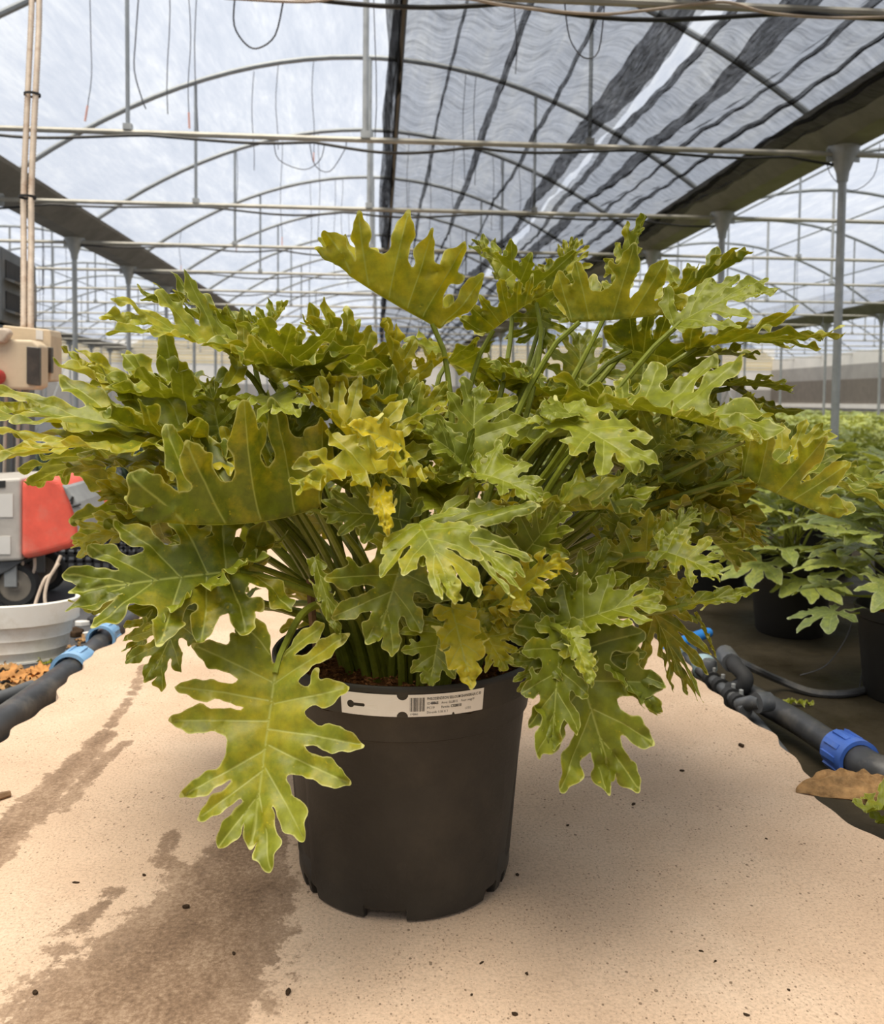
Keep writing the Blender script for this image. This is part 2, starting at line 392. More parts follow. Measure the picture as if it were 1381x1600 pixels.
nx, ys = 150, list(np.arange(-0.6, 3.2, 0.0125)) + list(np.arange(3.2, 8.0, 0.15)) + list(np.arange(8.0, 45.9, 2.7))
XL, XR = -0.80, 0.868
verts, vals = [], []
for Y in ys:
    a = XL + ragged(Y, 1.0); b = XR + ragged(Y, 4.0)
    if 1.44 < Y < 1.72: b -= 0.035 * math.sin((Y - 1.44) / 0.28 * PI)
    for i in range(nx + 1):
        t = i / nx; verts.append((a + (b - a) * t, Y, 0.0))
V = np.array(verts); st = np.zeros(len(V))
for pl, amp in stains:
    for (x0, y0, w0), (x1, y1, w1) in zip(pl[:-1], pl[1:]):
        d = np.array([x1 - x0, y1 - y0]); q = V[:, :2] - np.array([x0, y0])
        t = np.clip((q @ d) / (d @ d), 0, 1); w = w0 + (w1 - w0) * t
        dist = np.hypot(q[:, 0] - t * d[0], q[:, 1] - t * d[1])
        st = np.maximum(st, amp * np.clip(1.25 - dist / w * 0.75, 0, 1))
mb = MB(); nr = len(ys)
V[:, 2] += 0.0015 * np.sin(V[:, 0] * 17) * np.sin(V[:, 1] * 13)
edge_drop = np.minimum(V[:, 0] - (XL - .03), (XR + .03) - V[:, 0])
mb.v = [tuple(p) for p in V]
w = nx + 1
mb.f = [(j * w + i, j * w + i + 1, (j + 1) * w + i + 1, (j + 1) * w + i) for j in range(nr - 1) for i in range(nx)]
b0 = len(mb.v)
for j in range(nr):                          # skirts down to the ground
    for i, dx in ((0, -0.012), (nx, 0.012)):
        x, y, z = mb.v[j * w + i]; mb.v.append((x + dx, y, GZ - 0.02))
for j in range(nr - 1):
    mb.f.append((j * w, (j + 1) * w, b0 + 2 * (j + 1), b0 + 2 * j))
    mb.f.append(((j + 1) * w + nx, j * w + nx, b0 + 2 * j + 1, b0 + 2 * (j + 1) + 1))
path = mb.build('concrete_path', 'slab')
at = path.data.attributes.new('stain', 'FLOAT', 'POINT')
at.data.foreach_set('value', np.concatenate([st, np.zeros(len(mb.v) - len(st))]))
tag(path, 'pale peach concrete path with a brown muddy stain', kind='structure')

# ---- roof film, one curved sheet for each bay
for bi, k in enumerate((0, -1, 1, -2, 2)):
    mb = MB(); cx = XC + k * BAY; n = 28; yy = np.linspace(YN, YF, 46)
    for Y in yy:
        for i in range(n + 1):
            dx = (i / n - 0.5) * BAY * 0.985
            ph = (Y - TY[0]) / 2.75 * PI
            mb.v.append((cx + dx, Y, archz(dx) + 0.05 - 0.02 * abs(math.sin(ph))))
    mb.f = [(j * (n + 1) + i, j * (n + 1) + i + 1, (j + 1) * (n + 1) + i + 1, (j + 1) * (n + 1) + i) for j in range(len(yy) - 1) for i in range(n)]
    o = mb.build('ceiling', 'film', smooth=True)
    tag(o, ['milky plastic roof film over the concrete path', 'milky plastic roof film over the bay behind the machine', 'milky plastic roof film over the bay of leafy pots', 'milky plastic roof film over the far bay on the machine side', 'milky plastic roof film over the far bay beyond the pots'][bi], kind='structure')

# ---- walls
def band(parent, name, x0, x1, z0, z1, y, mat, th=0.06):
    return MB().box(((x0 + x1) / 2, y, (z0 + z1) / 2), (x1 - x0, th, z1 - z0)).build(name, mat, parent)
wb_ = empty('wall_back', (0, YF, 0)); tag(wb_, 'far end wall with white sheeting under cream boards', kind='structure')
band(wb_, 'base_panel', -21, 21, GZ, 1.45, 0, 'wall_grey')
band(wb_, 'white_panel', -21, 21, 1.45, 2.45, 0, 'wall_white')
for i in range(7):
    z = 2.46 + i * 0.17
    MB().box((0, -0.03 - 0.02 * (i % 2), z + 0.08), (42, 0.05, 0.15)).build('board', 'wall_cream', wb_)
mb = MB()
for k in (-2, -1, 0, 1, 2):
    cx = XC + k * BAY
    xs = np.linspace(-BAY / 2, BAY / 2, 17)
    b = len(mb.v)
    for x in xs: mb.v += [(cx + x, 0.02, 3.0), (cx + x, 0.02, max(3.05, archz(x)))]
    mb.f += [(b + 2 * i, b + 2 * i + 2, b + 2 * i + 3, b + 2 * i + 1) for i in range(16)]
mb.build('gable_film', 'film', wb_)
for i in range(14):
    x = -20 + i * 3.0
    MB().box((x, -0.1, 1.6), (0.06, 0.06, 3.4)).build('mullion', 'galv', wb_)
wr = empty('wall_right', (20.9, 0, 0)); tag(wr, 'side wall with brown and grey shading cloth under a white strip', kind='structure')
def sband(p, name, z0, z1, mat, dx=0.0):
    MB().box((dx, 20, (z0 + z1) / 2), (0.06, 52, z1 - z0)).build(name, mat, p)
sband(wr, 'footing', GZ, 0.55, 'wall_grey'); sband(wr, 'rail', 0.55, 0.75, 'wall_white', -0.05)
sband(wr, 'shade_cloth', 0.75, 1.85, 'wall_brown'); sband(wr, 'cloth_band', 1.85, 2.5, 'wall_grey')
sband(wr, 'white_strip', 2.5, 3.05, 'wall_white')
wf = empty('wall_front_added', (0, YN, 0)); tag(wf, 'unseen pale end wall added behind the viewer to cut frontal light', kind='structure')  # unseen wall, added to hold back sky light from behind the viewer
band(wf, 'base_panel', -21, 21, GZ, 1.45, 0, 'wall_grey'); band(wf, 'white_panel', -21, 21, 1.45, 4.6, 0, 'wall_white')
wl_ = empty('wall_left', (-20.9, 0, 0)); tag(wl_, 'pale side wall beyond the bay behind the machine', kind='structure')
sband(wl_, 'footing', GZ, 0.9, 'wall_grey'); sband(wl_, 'white_strip', 0.9, 3.05, 'wall_white')

# ---- gutters
def gutter(x, label):
    prof = [(-0.42, 3.24), (-0.40, 3.20), (-0.13, 3.0), (0.13, 3.0), (0.40, 3.20), (0.42, 3.24), (0.40, 3.23), (0.12, 3.02), (-0.12, 3.02), (-0.40, 3.23)]
    g = empty('roof_gutter', (x, 0, 0)); tag(g, label, 'gutter')
    yy = [YN] + TY[1:] + [YF]
    for a, b in zip(yy[:-1], yy[1:]):
        mb = MB(); n = len(prof)
        mb.add([(px, a, pz) for px, pz in prof] + [(px, b - 0.004, pz) for px, pz in prof], [(i, (i + 1) % n, n + (i + 1) % n, n + i) for i in range(n)] + [tuple(range(n - 1, -1, -1)), tuple(range(n, 2 * n))])
        mb.build('gutter_length', 'gutter', g)
XPL, XPR = XC - BAY / 2, XC + BAY / 2
gutter(XPL, 'wide metal rain gutter on the side of the electrical panel')
gutter(XPR, 'wide metal rain gutter along the edge of the black shade net')
gutter(XPR + BAY, 'more distant rain gutter beyond the bay of leafy pots')
gutter(XPL - BAY, 'more distant rain gutter beyond the bay behind the panel')

ORD = ['first', 'second', 'third', 'fourth', 'fifth', 'sixth', 'seventh', 'eighth', 'ninth', 'tenth', 'eleventh', 'twelfth', 'thirteenth', 'fourteenth', 'fifteenth', 'sixteenth', 'seventeenth']
# ---- posts
def make_post():
    p = empty('greenhouse_post')
    MB().tube([(0, 0, GZ), (0, 0, 2.84)], 0.036, 14).build('shaft', 'galv', p, True)
    br = MB(); br.lathe([(0.045, 2.70), (0.055, 2.78), (0.10, 2.90), (0.14, 3.0), (0.14, 3.005)], 12).build('bracket', 'galv', p, True)
    MB().box((0, 0, 2.93), (0.30, 0.012, 0.11)).build('plate', 'galv', p)
    for s in (-1, 1):
        MB().lathe([(0.012, -0.02), (0.012, 0.02)], 6, (0.09 * s, 0, 2.93), 'Y').build('bolt', 'galv', p)
    return p
post0 = make_post(); used = False
rows = [(XPL, '%s round steel post past the electrical panel under its gutter', 'posts on the panel side', 4),
        (XPR, '%s round steel post beside the shade net, counted towards the far wall', 'posts beside the shade net', 3),
        (XPR + BAY, 'round steel post under the distant gutter beyond the leafy pots', 'posts beyond the leafy pots', 3),
        (XPL - BAY, 'round steel post under the distant gutter behind the panel', 'posts far behind the panel', 7)]
for x, lab, grp, k0 in rows:
    for i, Y in enumerate(TY[k0:]):
        o = post0 if not used else copy_tree(post0); used = True
        o.location = (x, Y, 0); tag(o, lab % ORD[i] if '%s' in lab else lab, 'post', grp)

# ---- roof trusses
def make_truss():
    t = empty('roof_truss')
    n = 30; h = BAY / 2 - 0.12
    MB().tube([(x, 0, archz(x)) for x in np.linspace(-h, h, n)], 0.031, 8).build('arch', 'arch_steel', t, True)
    MB().tube([(-BAY / 2 + 0.06, 0, TIE), (0, 0, TIE - 0.005), (BAY / 2 - 0.06, 0, TIE)], 0.024, 8).build('tie_bar', 'tie_steel', t, True)
    MB().tube([(0.02, 0, TIE), (0.02, 0, APEX)], 0.026, 8).build('king_post', 'galv', t, True)
    for s in (-1, 1):
        MB().tube([(1.95 * s, 0, TIE), (1.95 * s, 0, archz(1.95))], 0.018, 8).build('hanger', 'arch_steel', t, True)
        MB().box((1.95 * s, 0, TIE + 0.04), (0.07, 0.06, 0.05)).build('clamp', 'galv', t)
    MB().box((0.02, 0, TIE + 0.035), (0.08, 0.07, 0.06)).build('clamp', 'galv', t)
    return t
truss0 = make_truss(); used = False
for k, lab, grp, k0 in ((0, '%s curved roof truss over the path, counted from the potted plant to the far wall', 'trusses over the path', 2),
                        (1, 'curved steel roof truss in the bay of leafy pots', 'trusses over the leafy pots', 2),
                        (-1, 'curved steel roof truss in the bay behind the panel', 'trusses behind the panel', 4),
                        (2, 'curved steel roof truss in the far bay beyond the leafy pots', 'trusses in the far bay beyond the pots', 7),
                        (-2, 'curved steel roof truss in the far bay behind the panel', 'trusses in the far bay behind the panel', 8)):
    for i, Y in enumerate(TY[k0:]):
        o = truss0 if not used else copy_tree(truss0); used = True
        o.location = (XC + k * BAY, Y, 0); tag(o, lab % ORD[i] if '%s' in lab else lab, 'truss', grp)
for k, who in ((1, 'over the leafy pots'), (-1, 'behind the panel')):
    for dx in (-2.9, -1.2, 1.2, 2.9):
        o = MB().tube([(0, 2, archz(dx) - 0.05), (0, YF - 0.2, archz(dx) - 0.05)], 0.017, 6).build('roof_purlin', 'arch_steel', loc=(XC + k * BAY + dx, 0, 0))
        tag(o, 'long straight steel purlin under the roof film ' + who, 'purlin', 'purlins ' + who)
def brace(a, b, off=0.0):          # bolted to the side of the posts, the pair passing each other
    a = (a[0] + off, a[1], a[2]); b = (b[0] + off, b[1], b[2])
    o = MB().tube([a, b], 0.018, 6).build('cross_brace', 'galv')
    tag(o, 'thin diagonal steel brace between far posts', 'brace', 'diagonal braces between far posts')
for Y in (TY[11], TY[13]):
    brace((XPR + BAY, Y, 0.0), (XPR + BAY, Y + 2.75, 2.7), -0.052); brace((XPR + BAY, Y + 2.75, 0.0), (XPR + BAY, Y, 2.7), 0.052)
    brace((XPL - BAY, Y, 0.0), (XPL - BAY, Y + 2.75, 2.7), 0.052)

# ---- black hoses slung along the tie bars
for k, Y in enumerate(TY[2:8]):
    r_ = random.Random(k); pts = []
    a0 = XC - BAY / 2 + 0.1; n = 60
    for i in range(n + 1):
        x = a0 + (BAY - 0.2) * i / n
        sag = 0.045 * abs(math.sin(i / n * PI * (5 + k % 2) + k)) + 0.02
        pts.append((x, Y - 0.02, TIE - 0.016 - sag * (1 + 0.5 * math.sin(i * 0.21 + k))))
    o = MB().tube(pts, 0.013, 6).build('irrigation_hose', 'black_tube', smooth=True)
    tag(o, 'thin black hose sagging along the %s tie bar over the path' % ORD[k], 'hose', 'hoses along the tie bars')
# cream cable and hose on the nearest bar
pts = [atY(x, y, TY[2] - 0.05) for x, y in ((350, -3), (480, 3), (560, -8), (700, -6), (800, 10), (930, 22), (1010, 16), (1090, 6), (1140, 4), (1200, 20), (1300, 28), (1400, 26))]
o = MB().tube([tuple(p) for p in crom([tuple(p) for p in pts], 5)], 0.008, 6).build('electric_cable', 'cable_beige', smooth=True)
tag(o, 'cream cable looped along the nearest tie bar', 'cable')

# ---- wires hanging from the roof
def wire(pix, Y, r_=0.004, tape=False, lab='thin grey wire hanging from the roof', grp='straight wires hanging from the roof'):
    P = [atY(x, y, Y) for x, y in pix]
    P = crom([tuple(p) for p in P], 4)
    e = MB().tube([tuple(p) for p in P], r_, 5).build('hanging_wire', 'wire', smooth=True)
    tag(e, lab, 'wire', grp)
    if tape:
        q = Vector(P[-1]); d = (Vector(P[-1]) - Vector(P[-3])).normalized()
        MB().tube([tuple(q), tuple(q + d * 0.13)], 0.009, 5).build('tape', 'pink_tape', e)
wire([(140, -20), (142, 60), (143, 120), (137, 165)], TY[3], tape=True, lab='thin wire ending in pink tape beside the conduits', grp=None)
wire([(294, -20), (298, 60), (294, 130), (295, 176)], TY[3], tape=True, lab='thin wavy wire ending in pink tape over the first arch', grp=None)
wire([(217, -10), (212, 60), (210, 110), (222, 155), (228, 170)], TY[3] + 0.08, 0.006, lab='dark wire twisted beside a hanger pipe', grp=None)
LOOP = ('bent wire loop hanging from a tie bar', 'wire loops')
wire([(367, -5), (366, 40), (385, 70), (405, 75), (430, 55), (442, 5)], TY[2], 0.005, lab=LOOP[0], grp=LOOP[1])
wire([(428, 222), (436, 250), (475, 265), (500, 250), (507, 225)], TY[3], 0.004, lab=LOOP[0], grp=LOOP[1])
wire([(484, 225), (492, 258), (515, 268), (538, 235), (541, 222)], TY[3] + 0.03, 0.004, lab=LOOP[0], grp=LOOP[1])
wire([(1290, 222), (1296, 270), (1330, 298), (1365, 275), (1375, 225)], TY[3] + 0.3, 0.004, lab=LOOP[0], grp=LOOP[1])
wire([(882, 5), (890, 60), (912, 90), (935, 80), (944, 10)], TY[2], 0.004, lab=LOOP[0], grp=LOOP[1])
for i in range(34):
    r_ = random.Random(900 + i)
    k = r_.choice((3, 4, 4, 5, 5, 6, 7)); Y = TY[k]
    x = XC + r_.uniform(-3.6, 3.7); z0 = archz(x - XC); L_ = r_.uniform(0.5, 1.0) * (z0 - TIE + 0.15)
    if x > 0.0: L_ = min(L_, z0 - TIE - 0.32) if z0 - TIE > 0.6 else 0.2      # hangs above the net
    wy = Y + 0.05 + 0.025 * (i % 4)
    pts = [(x + 0.015 * math.sin(j + i), wy, z0 - L_ * j / 6) for j in range(7)]
    o = MB().tube(pts, 0.0045, 5).build('hanging_wire', 'wire', smooth=True)
    tag(o, 'thin grey wire hanging from the roof', 'wire', 'straight wires hanging from the roof')
    if i % 4 == 0 and x < 0: MB().tube([pts[-1], (pts[-1][0], pts[-1][1], pts[-1][2] - 0.12)], 0.008, 5).build('tape', 'pink_tape', o)
for i in range(40):
    r_ = random.Random(700 + i); sgn = 1 if i % 2 else -1
    Y = TY[r_.choice((5, 6, 7, 8, 9, 10))]; dx = r_.uniform(-3.4, 3.4); x = XC + sgn * BAY + dx; z0 = archz(dx); wy = Y + 0.05 + 0.03 * (i % 5)
    L_ = r_.uniform(0.8, 1.5) * (z0 - TIE + 0.2)
    o = MB().tube([(x, wy, z0), (x + 0.02, wy, z0 - L_ / 2), (x, wy, z0 - L_)], 0.007, 5).build('hanging_wire', 'wire', smooth=True)
    tag(o, 'thin wire hanging in a neighbouring bay', 'wire', 'wires hanging in the neighbouring bays')

# ---- black shade net drawn over half of the bay, lying on the tie bars
net = empty('shade_net', (0, 0, TIE + 0.10)); tag(net, 'crumpled black shade net stretched above the tie bars', 'shade net')
def netz(x, Y):
    k = (Y - TY[0]) / 2.75
    return 0.03 + 0.05 * math.sin(x * 7 + 0.4 * math.sin(Y)) * 0.6 + 0.03 * math.sin(x * 19 + Y * 0.7) - 0.05 * abs(math.sin(k * PI)) + 0.012 * math.sin(Y * 11 + x * 5)
def sheet(x0, x1, name, gather=()):
    mb = MB(); n = 70; yy = np.concatenate([np.arange(0.3, 16, 0.16), np.arange(16, 44, 0.7)])
    for Y in yy:
        for i in range(n + 1):
            x = x0 + (x1 - x0) * i / n
            if i in (0, n): xx = x + 0.025 * math.sin(Y * 1.9 + x0) + 0.012 * math.sin(Y * 5.3)
            else: xx = x + 0.02 * math.sin(Y * 1.3 + x * 3)
            mb.v.append((xx, Y, netz(x, Y)))
    mb.f = [(j * (n + 1) + i, j * (n + 1) + i + 1, (j + 1) * (n + 1) + i + 1, (j + 1) * (n + 1) + i) for j in range(len(yy) - 1) for i in range(n)]
    return mb.build(name, 'shade_net', net, smooth=True)
sheet(0.10, 1.93, 'net_sheet'); sheet(2.02, 3.74, 'net_sheet')
def fold(x, wd, drop, seed, name='net_fold'):       # a gathered, doubled-over strip of net
    mb = MB(); yy = np.concatenate([np.arange(0.3, 16, 0.16), np.arange(16, 44, 0.7)])
    for Y in yy:
        wv = wd * (1 + 0.40 * math.sin(Y * 0.6 + seed) + 0.15 * math.sin(Y * 1.9 + seed * 2))
        c = x + 0.035 * math.sin(Y * 0.35 + seed) + 0.008 * math.sin(Y * 1.4 + seed)
        z = netz(x, Y) - 0.02
        for q, dz in ((-0.5, 0.0), (-0.22, -0.7), (0.05, -0.25), (0.25, -1.0), (0.5, 0.0)):
            mb.v.append((c + wv * q, Y, z + drop * dz * (0.7 + 0.3 * math.sin(Y * 1.7 + seed + q * 4))))
    mb.f = [(j * 5 + i, j * 5 + i + 1, (j + 1) * 5 + i + 1, (j + 1) * 5 + i) for j in range(len(yy) - 1) for i in range(4)]
    return mb.build(name, 'net_hem', net, smooth=True)
for x, wd, dp, sd in ((0.08, 0.09, 0.05, 1.1), (0.50, 0.03, 0.02, 7.9), (0.90, 0.045, 0.05, 2.7), (1.32, 0.03, 0.02, 3.1), (1.72, 0.17, 0.05, 4.2), (2.10, 0.06, 0.03, 9.3),
                      (2.34, 0.16, 0.06, 5.5), (2.72, 0.05, 0.03, 6.1), (3.05, 0.06, 0.04, 0.4), (3.42, 0.05, 0.03, 8.8)):
    fold(x, wd, dp, sd)
mb = MB(); yy = np.concatenate([np.arange(0.3, 16, 0.12), np.arange(16, 44, 0.7)])   # hem bunched up at the bay's centre line
for Y in yy:
    for i, q in enumerate((0, 0.3, 0.6, 1.0)):
        mb.v.append((0.03 + 0.10 * q + 0.02 * math.sin(Y * 2.3 + q * 5), Y, netz(0.1, Y) - 0.02 - 0.13 * math.sin(q * PI) * (0.7 + 0.3 * math.sin(Y * 1.6))))
mb.f = [(j * 4 + i, j * 4 + i + 1, (j + 1) * 4 + i + 1, (j + 1) * 4 + i) for j in range(len(yy) - 1) for i in range(3)]
mb.build('net_hem', 'net_hem', net, smooth=True)
MB().tube([(0.13, 0.3, 0.0), (0.13, 44, 0.0)], 0.022, 6).build('pull_rod', 'black_tube', net)

# ================================================================== LEAF SHAPES
def _inpoly(P, poly):
    x, y = P[:, 0], P[:, 1]; ins = np.zeros(len(P), bool); n = len(poly); j = n - 1
    for i in range(n):
        xi, yi = poly[i]; xj, yj = poly[j]
        c = ((yi > y) != (yj > y)) & (x < (xj - xi) * (y - yi) / ((yj - yi) if yj != yi else 1e-9) + xi)
        ins ^= c; j = i
    return ins
def _dseg(P, A):                      # distance of points to a polyline's sample points
    d = np.full(len(P), 1e9); arg = np.zeros(len(P), int)
    for s in range(0, len(P), 400):
        D = ((P[s:s + 400, None, :] - A[None, :, :]) ** 2).sum(2)
        arg[s:s + 400] = D.argmin(1); d[s:s + 400] = np.sqrt(D.min(1))
    return d, arg
class Shape: pass
def finish_shape(ctrl, veins, h, seed, wav=0.008, per=5, vw=0.008):
    rs = np.random.RandomState(seed)
    out = np.array(crom(ctrl, per, True))
    d = np.roll(out, -1, 0) - np.roll(out, 1, 0); nrm = np.stack([d[:, 1], -d[:, 0]], 1); nrm /= np.linalg.norm(nrm, axis=1)[:, None] + 1e-9
    s = np.concatenate([[0], np.cumsum(np.linalg.norm(np.diff(out, axis=0), axis=1))])
    out = out + nrm * (wav * (np.sin(s * 38 + rs.rand() * 6) * 0.6 + np.sin(s * 67 + rs.rand() * 6) * 0.5))[:, None]
    # drop near-duplicate outline points
    keep = [0]
    for i in range(1, len(out)):
        if np.linalg.norm(out[i] - out[keep[-1]]) > 0.006: keep.append(i)
    out = out[keep]
    s = np.concatenate([[0], np.cumsum(np.linalg.norm(np.diff(out, axis=0), axis=1))])
    vp, vl, vt = [], [], []
    for li, v in enumerate(veins):
        v = np.array(v); L_ = np.concatenate([[0], np.cumsum(np.linalg.norm(np.diff(v, axis=0), axis=1))])
        for t in np.arange(0.0, L_[-1], h * 0.7):
            vp.append([np.interp(t, L_, v[:, 0]), np.interp(t, L_, v[:, 1])]); vl.append(li); vt.append(t)
    vp = np.array(vp); vl = np.array(vl); vt = np.array(vt)
    tang = np.zeros_like(vp)
    for li in set(vl):
        m = vl == li; q = vp[m]
        tang[m] = np.gradient(q, axis=0) if len(q) > 1 else np.array([[0, 1.0]])
    tang /= np.linalg.norm(tang, axis=1)[:, None] + 1e-9
    nn = np.stack([tang[:, 1], -tang[:, 0]], 1)
    wv = np.where(vl == 0, vw * 1.6, vw)[:, None]
    rails = np.concatenate([vp + nn * wv, vp - nn * wv])
    lo, hi = out.min(0), out.max(0)
    gx, gy = np.meshgrid(np.arange(lo[0], hi[0], h), np.arange(lo[1], hi[1], h * 0.87))
    gx = gx + (np.arange(gx.shape[0]) % 2)[:, None] * h * 0.5
    G = np.stack([gx.ravel(), gy.ravel()], 1) + (rs.rand(gx.size, 2) - 0.5) * h * 0.25
    do, _ = _dseg(G, out); dv, _ = _dseg(G, np.concatenate([vp, rails]))
    G = G[_inpoly(G, out) & (do > h * 0.45) & (dv > h * 0.5)]
    okv = _inpoly(vp, out); okr = _inpoly(rails, out)
    dr, _ = _dseg(rails, vp); okr &= dr > vw * 0.6
    pts = np.concatenate([out, vp[okv], rails[okr], G])
    tag_ = np.concatenate([np.full(len(out), 0), np.full(okv.sum(), 1), np.full(okr.sum(), 2), np.full(len(G), 3)])
    r = delaunay_2d_cdt([Vector(p) for p in pts], [], [list(range(len(out)))], 1, 1e-5)
    S = Shape(); S.p = np.array([tuple(v) for v in r[0]]); S.f = [tuple(f) for f in r[2]]
    orig = r[3]; tg = np.array([tag_[o[0]] if len(o) else 0 for o in orig])
    cnt_ = {}
    for f in S.f:
        for a, b in zip(f, f[1:] + f[:1]):
            e = (min(a, b), max(a, b)); cnt_[e] = cnt_.get(e, 0) + 1
    S.edge = np.zeros(len(S.p))
    for e, c_ in cnt_.items():
        if c_ == 1: S.edge[list(e)] = 1.0
    S.vein = (tg == 1).astype(float)
    S.de, a = _dseg(S.p, out); S.s = s[a]
    S.dv, a = _dseg(S.p, vp); S.lobe = vl[a]; S.vt = vt[a]
    # soft distance out along the lobes, and per-lobe weights
    S.nl = len(veins); Wt = np.zeros((len(S.p), S.nl))
    for li in range(S.nl):
        dl, _ = _dseg(S.p, vp[vl == li]); Wt[:, li] = 1.0 / (dl + 0.03) ** 3
    S.w = Wt / Wt.sum(1)[:, None]; S.per = s[-1]
    return S
def selloum(seed, n=6, ln=0.58, sinus=0.42, fat=1.0, back=122.0, h=0.034, tip=34.0, sweep=0.0):
    rs = np.random.RandomState(seed); ctrl = [(0.0, -0.015)]; left = []
    veins = [[(0, 0), (0.006, 0.5), (0.0, 0.96)]]
    for side in (1, -1):
        ts = np.linspace(0.01, 0.72, n) + rs.uniform(-0.025, 0.025, n); ts[0] = max(ts[0], 0.0)
        th = np.radians(np.linspace(back, tip, n) + rs.uniform(-7, 7, n))
        prof = np.interp(np.linspace(0, 1, n), [0, 0.2, 0.45, 0.75, 1.0], [0.40, 0.54, 0.58, 0.48, 0.34]) / 0.58 * ln
        ls = prof * rs.uniform(0.84, 1.14, n)
        bend = rs.uniform(0.02, 0.10, n) + sweep
        D = [np.array([math.sin(a), math.cos(a)]) for a in th]; Q = [np.array([d[1], -d[0]]) for d in D]
        def at_(i, t, off=0.0):            # point along lobe i; the lobe sweeps towards the leaf tip
            return np.array([0, ts[i]]) + D[i] * ls[i] * t - Q[i] * bend[i] * t * t + Q[i] * off
        seq = []
        for i in range(n):
            nb = [np.linalg.norm(at_(i, 0.66) - at_(j, 0.66)) for j in (i - 1, i + 1) if 0 <= j < n]
            w = min(0.088, 0.40 * min(nb)) * fat * rs.uniform(0.85, 1.1)
            b1, b2 = rs.uniform(-0.12, 0.28, 2)
            lo_ = [at_(i, 0.52, w * 0.82), at_(i, 0.72, w * (0.95 + b1)), at_(i, 0.87, w * 0.66), at_(i, 0.965, w * 0.26)]
            up_ = [at_(i, 0.96, -w * 0.30), at_(i, 0.85, -w * 0.70), at_(i, 0.70, -w * (0.95 + b2)), at_(i, 0.52, -w * 0.82)]
            if i in (1, 2) and rs.rand() < 0.75:           # a small side finger on the basal lobes
                lo_ = [at_(i, 0.50, w * 0.80), at_(i, 0.62, w * 1.75), at_(i, 0.70, w * 1.70), at_(i, 0.69, w * 0.95), at_(i, 0.86, w * 0.72), at_(i, 0.965, w * 0.26)]
            seq += lo_ + [at_(i, 1.0)] + up_
            if i < n - 1:
                dm = np.array([math.sin((th[i] + th[i + 1]) / 2), math.cos((th[i] + th[i + 1]) / 2)])
                fr = sinus * rs.uniform(0.70, 1.15) * (0.75 if i == 0 else 1.0)
                seq.append(np.array([0, (ts[i] + ts[i + 1]) / 2]) + dm * fr * (ls[i] + ls[i + 1]) / 2)
            veins.append([(0, max(0, ts[i] - 0.02)), tuple(at_(i, 0.5) * np.array([side, 1])), tuple(at_(i, 0.95) * np.array([side, 1]))])
        seq += [np.array([0.045 + 0.015 * rs.rand(), 0.80]), np.array([0.072, 0.88]), np.array([0.040, 0.96])]
        seq = [np.array([p[0] * side, p[1]]) for p in seq]
        if side == 1: ctrl += [np.array([0.03, -0.02])] + seq + [np.array([0.0, 1.0])]
        else: left = [np.array([-0.03, -0.02])] + seq
    ctrl += left[::-1]
    return finish_shape(ctrl, veins, h, seed)
def palmate(seed, n=9, h=0.06, sinus=0.48, wide=0.185):
    rs = np.random.RandomState(seed); ctrl = [(0.0, -0.03)]; veins = []
    th = np.radians(np.linspace(128, -128, n)); ls = 0.52 + 0.46 * np.cos(th / 2) ** 2 * rs.uniform(0.9, 1.05, n)
    for i in range(n):
        d = np.array([math.sin(th[i]), math.cos(th[i])]); q = np.array([d[1], -d[0]]); w = wide * ls[i] * rs.uniform(0.85, 1.1)
        ctrl += [d * ls[i] * 0.45 + q * w * 0.72, d * ls[i] * 0.66 + q * w, d * ls[i] * 0.86 + q * w * 0.55, d * ls[i], d * ls[i] * 0.86 - q * w * 0.55, d * ls[i] * 0.66 - q * w, d * ls[i] * 0.45 - q * w * 0.72]
        if i < n - 1:
            a = (th[i] + th[i + 1]) / 2; ctrl.append(np.array([math.sin(a), math.cos(a)]) * sinus * min(ls[i], ls[i + 1]) * rs.uniform(0.75, 1.0))
        veins.append([(0, 0), tuple(d * ls[i] * 0.5), tuple(d * ls[i] * 0.93)])
    k = n // 2; veins = [veins[k]] + veins[:k] + veins[k + 1:]
    return finish_shape(ctrl, veins, h, seed, wav=0.004, per=3, vw=0.010)
SH = [selloum(1), selloum(2, 6, 0.60, 0.44, 0.95), selloum(3, 7, 0.56, 0.42, 1.05), selloum(4, 5, 0.60, 0.40, 1.15),
      selloum(5, 6, 0.54, 0.50, 0.95), selloum(6, 5, 0.48, 0.52, 1.05, 108), selloum(17, 7, 0.62, 0.40, 1.05, 140), selloum(8, 4, 0.30, 0.75, 1.35, 80), selloum(9, 6, 0.66, 0.36, 0.95, 92, tip=24, sweep=0.07), selloum(10, 5, 0.66, 0.36, 1.05, 84, tip=22, sweep=0.08)]

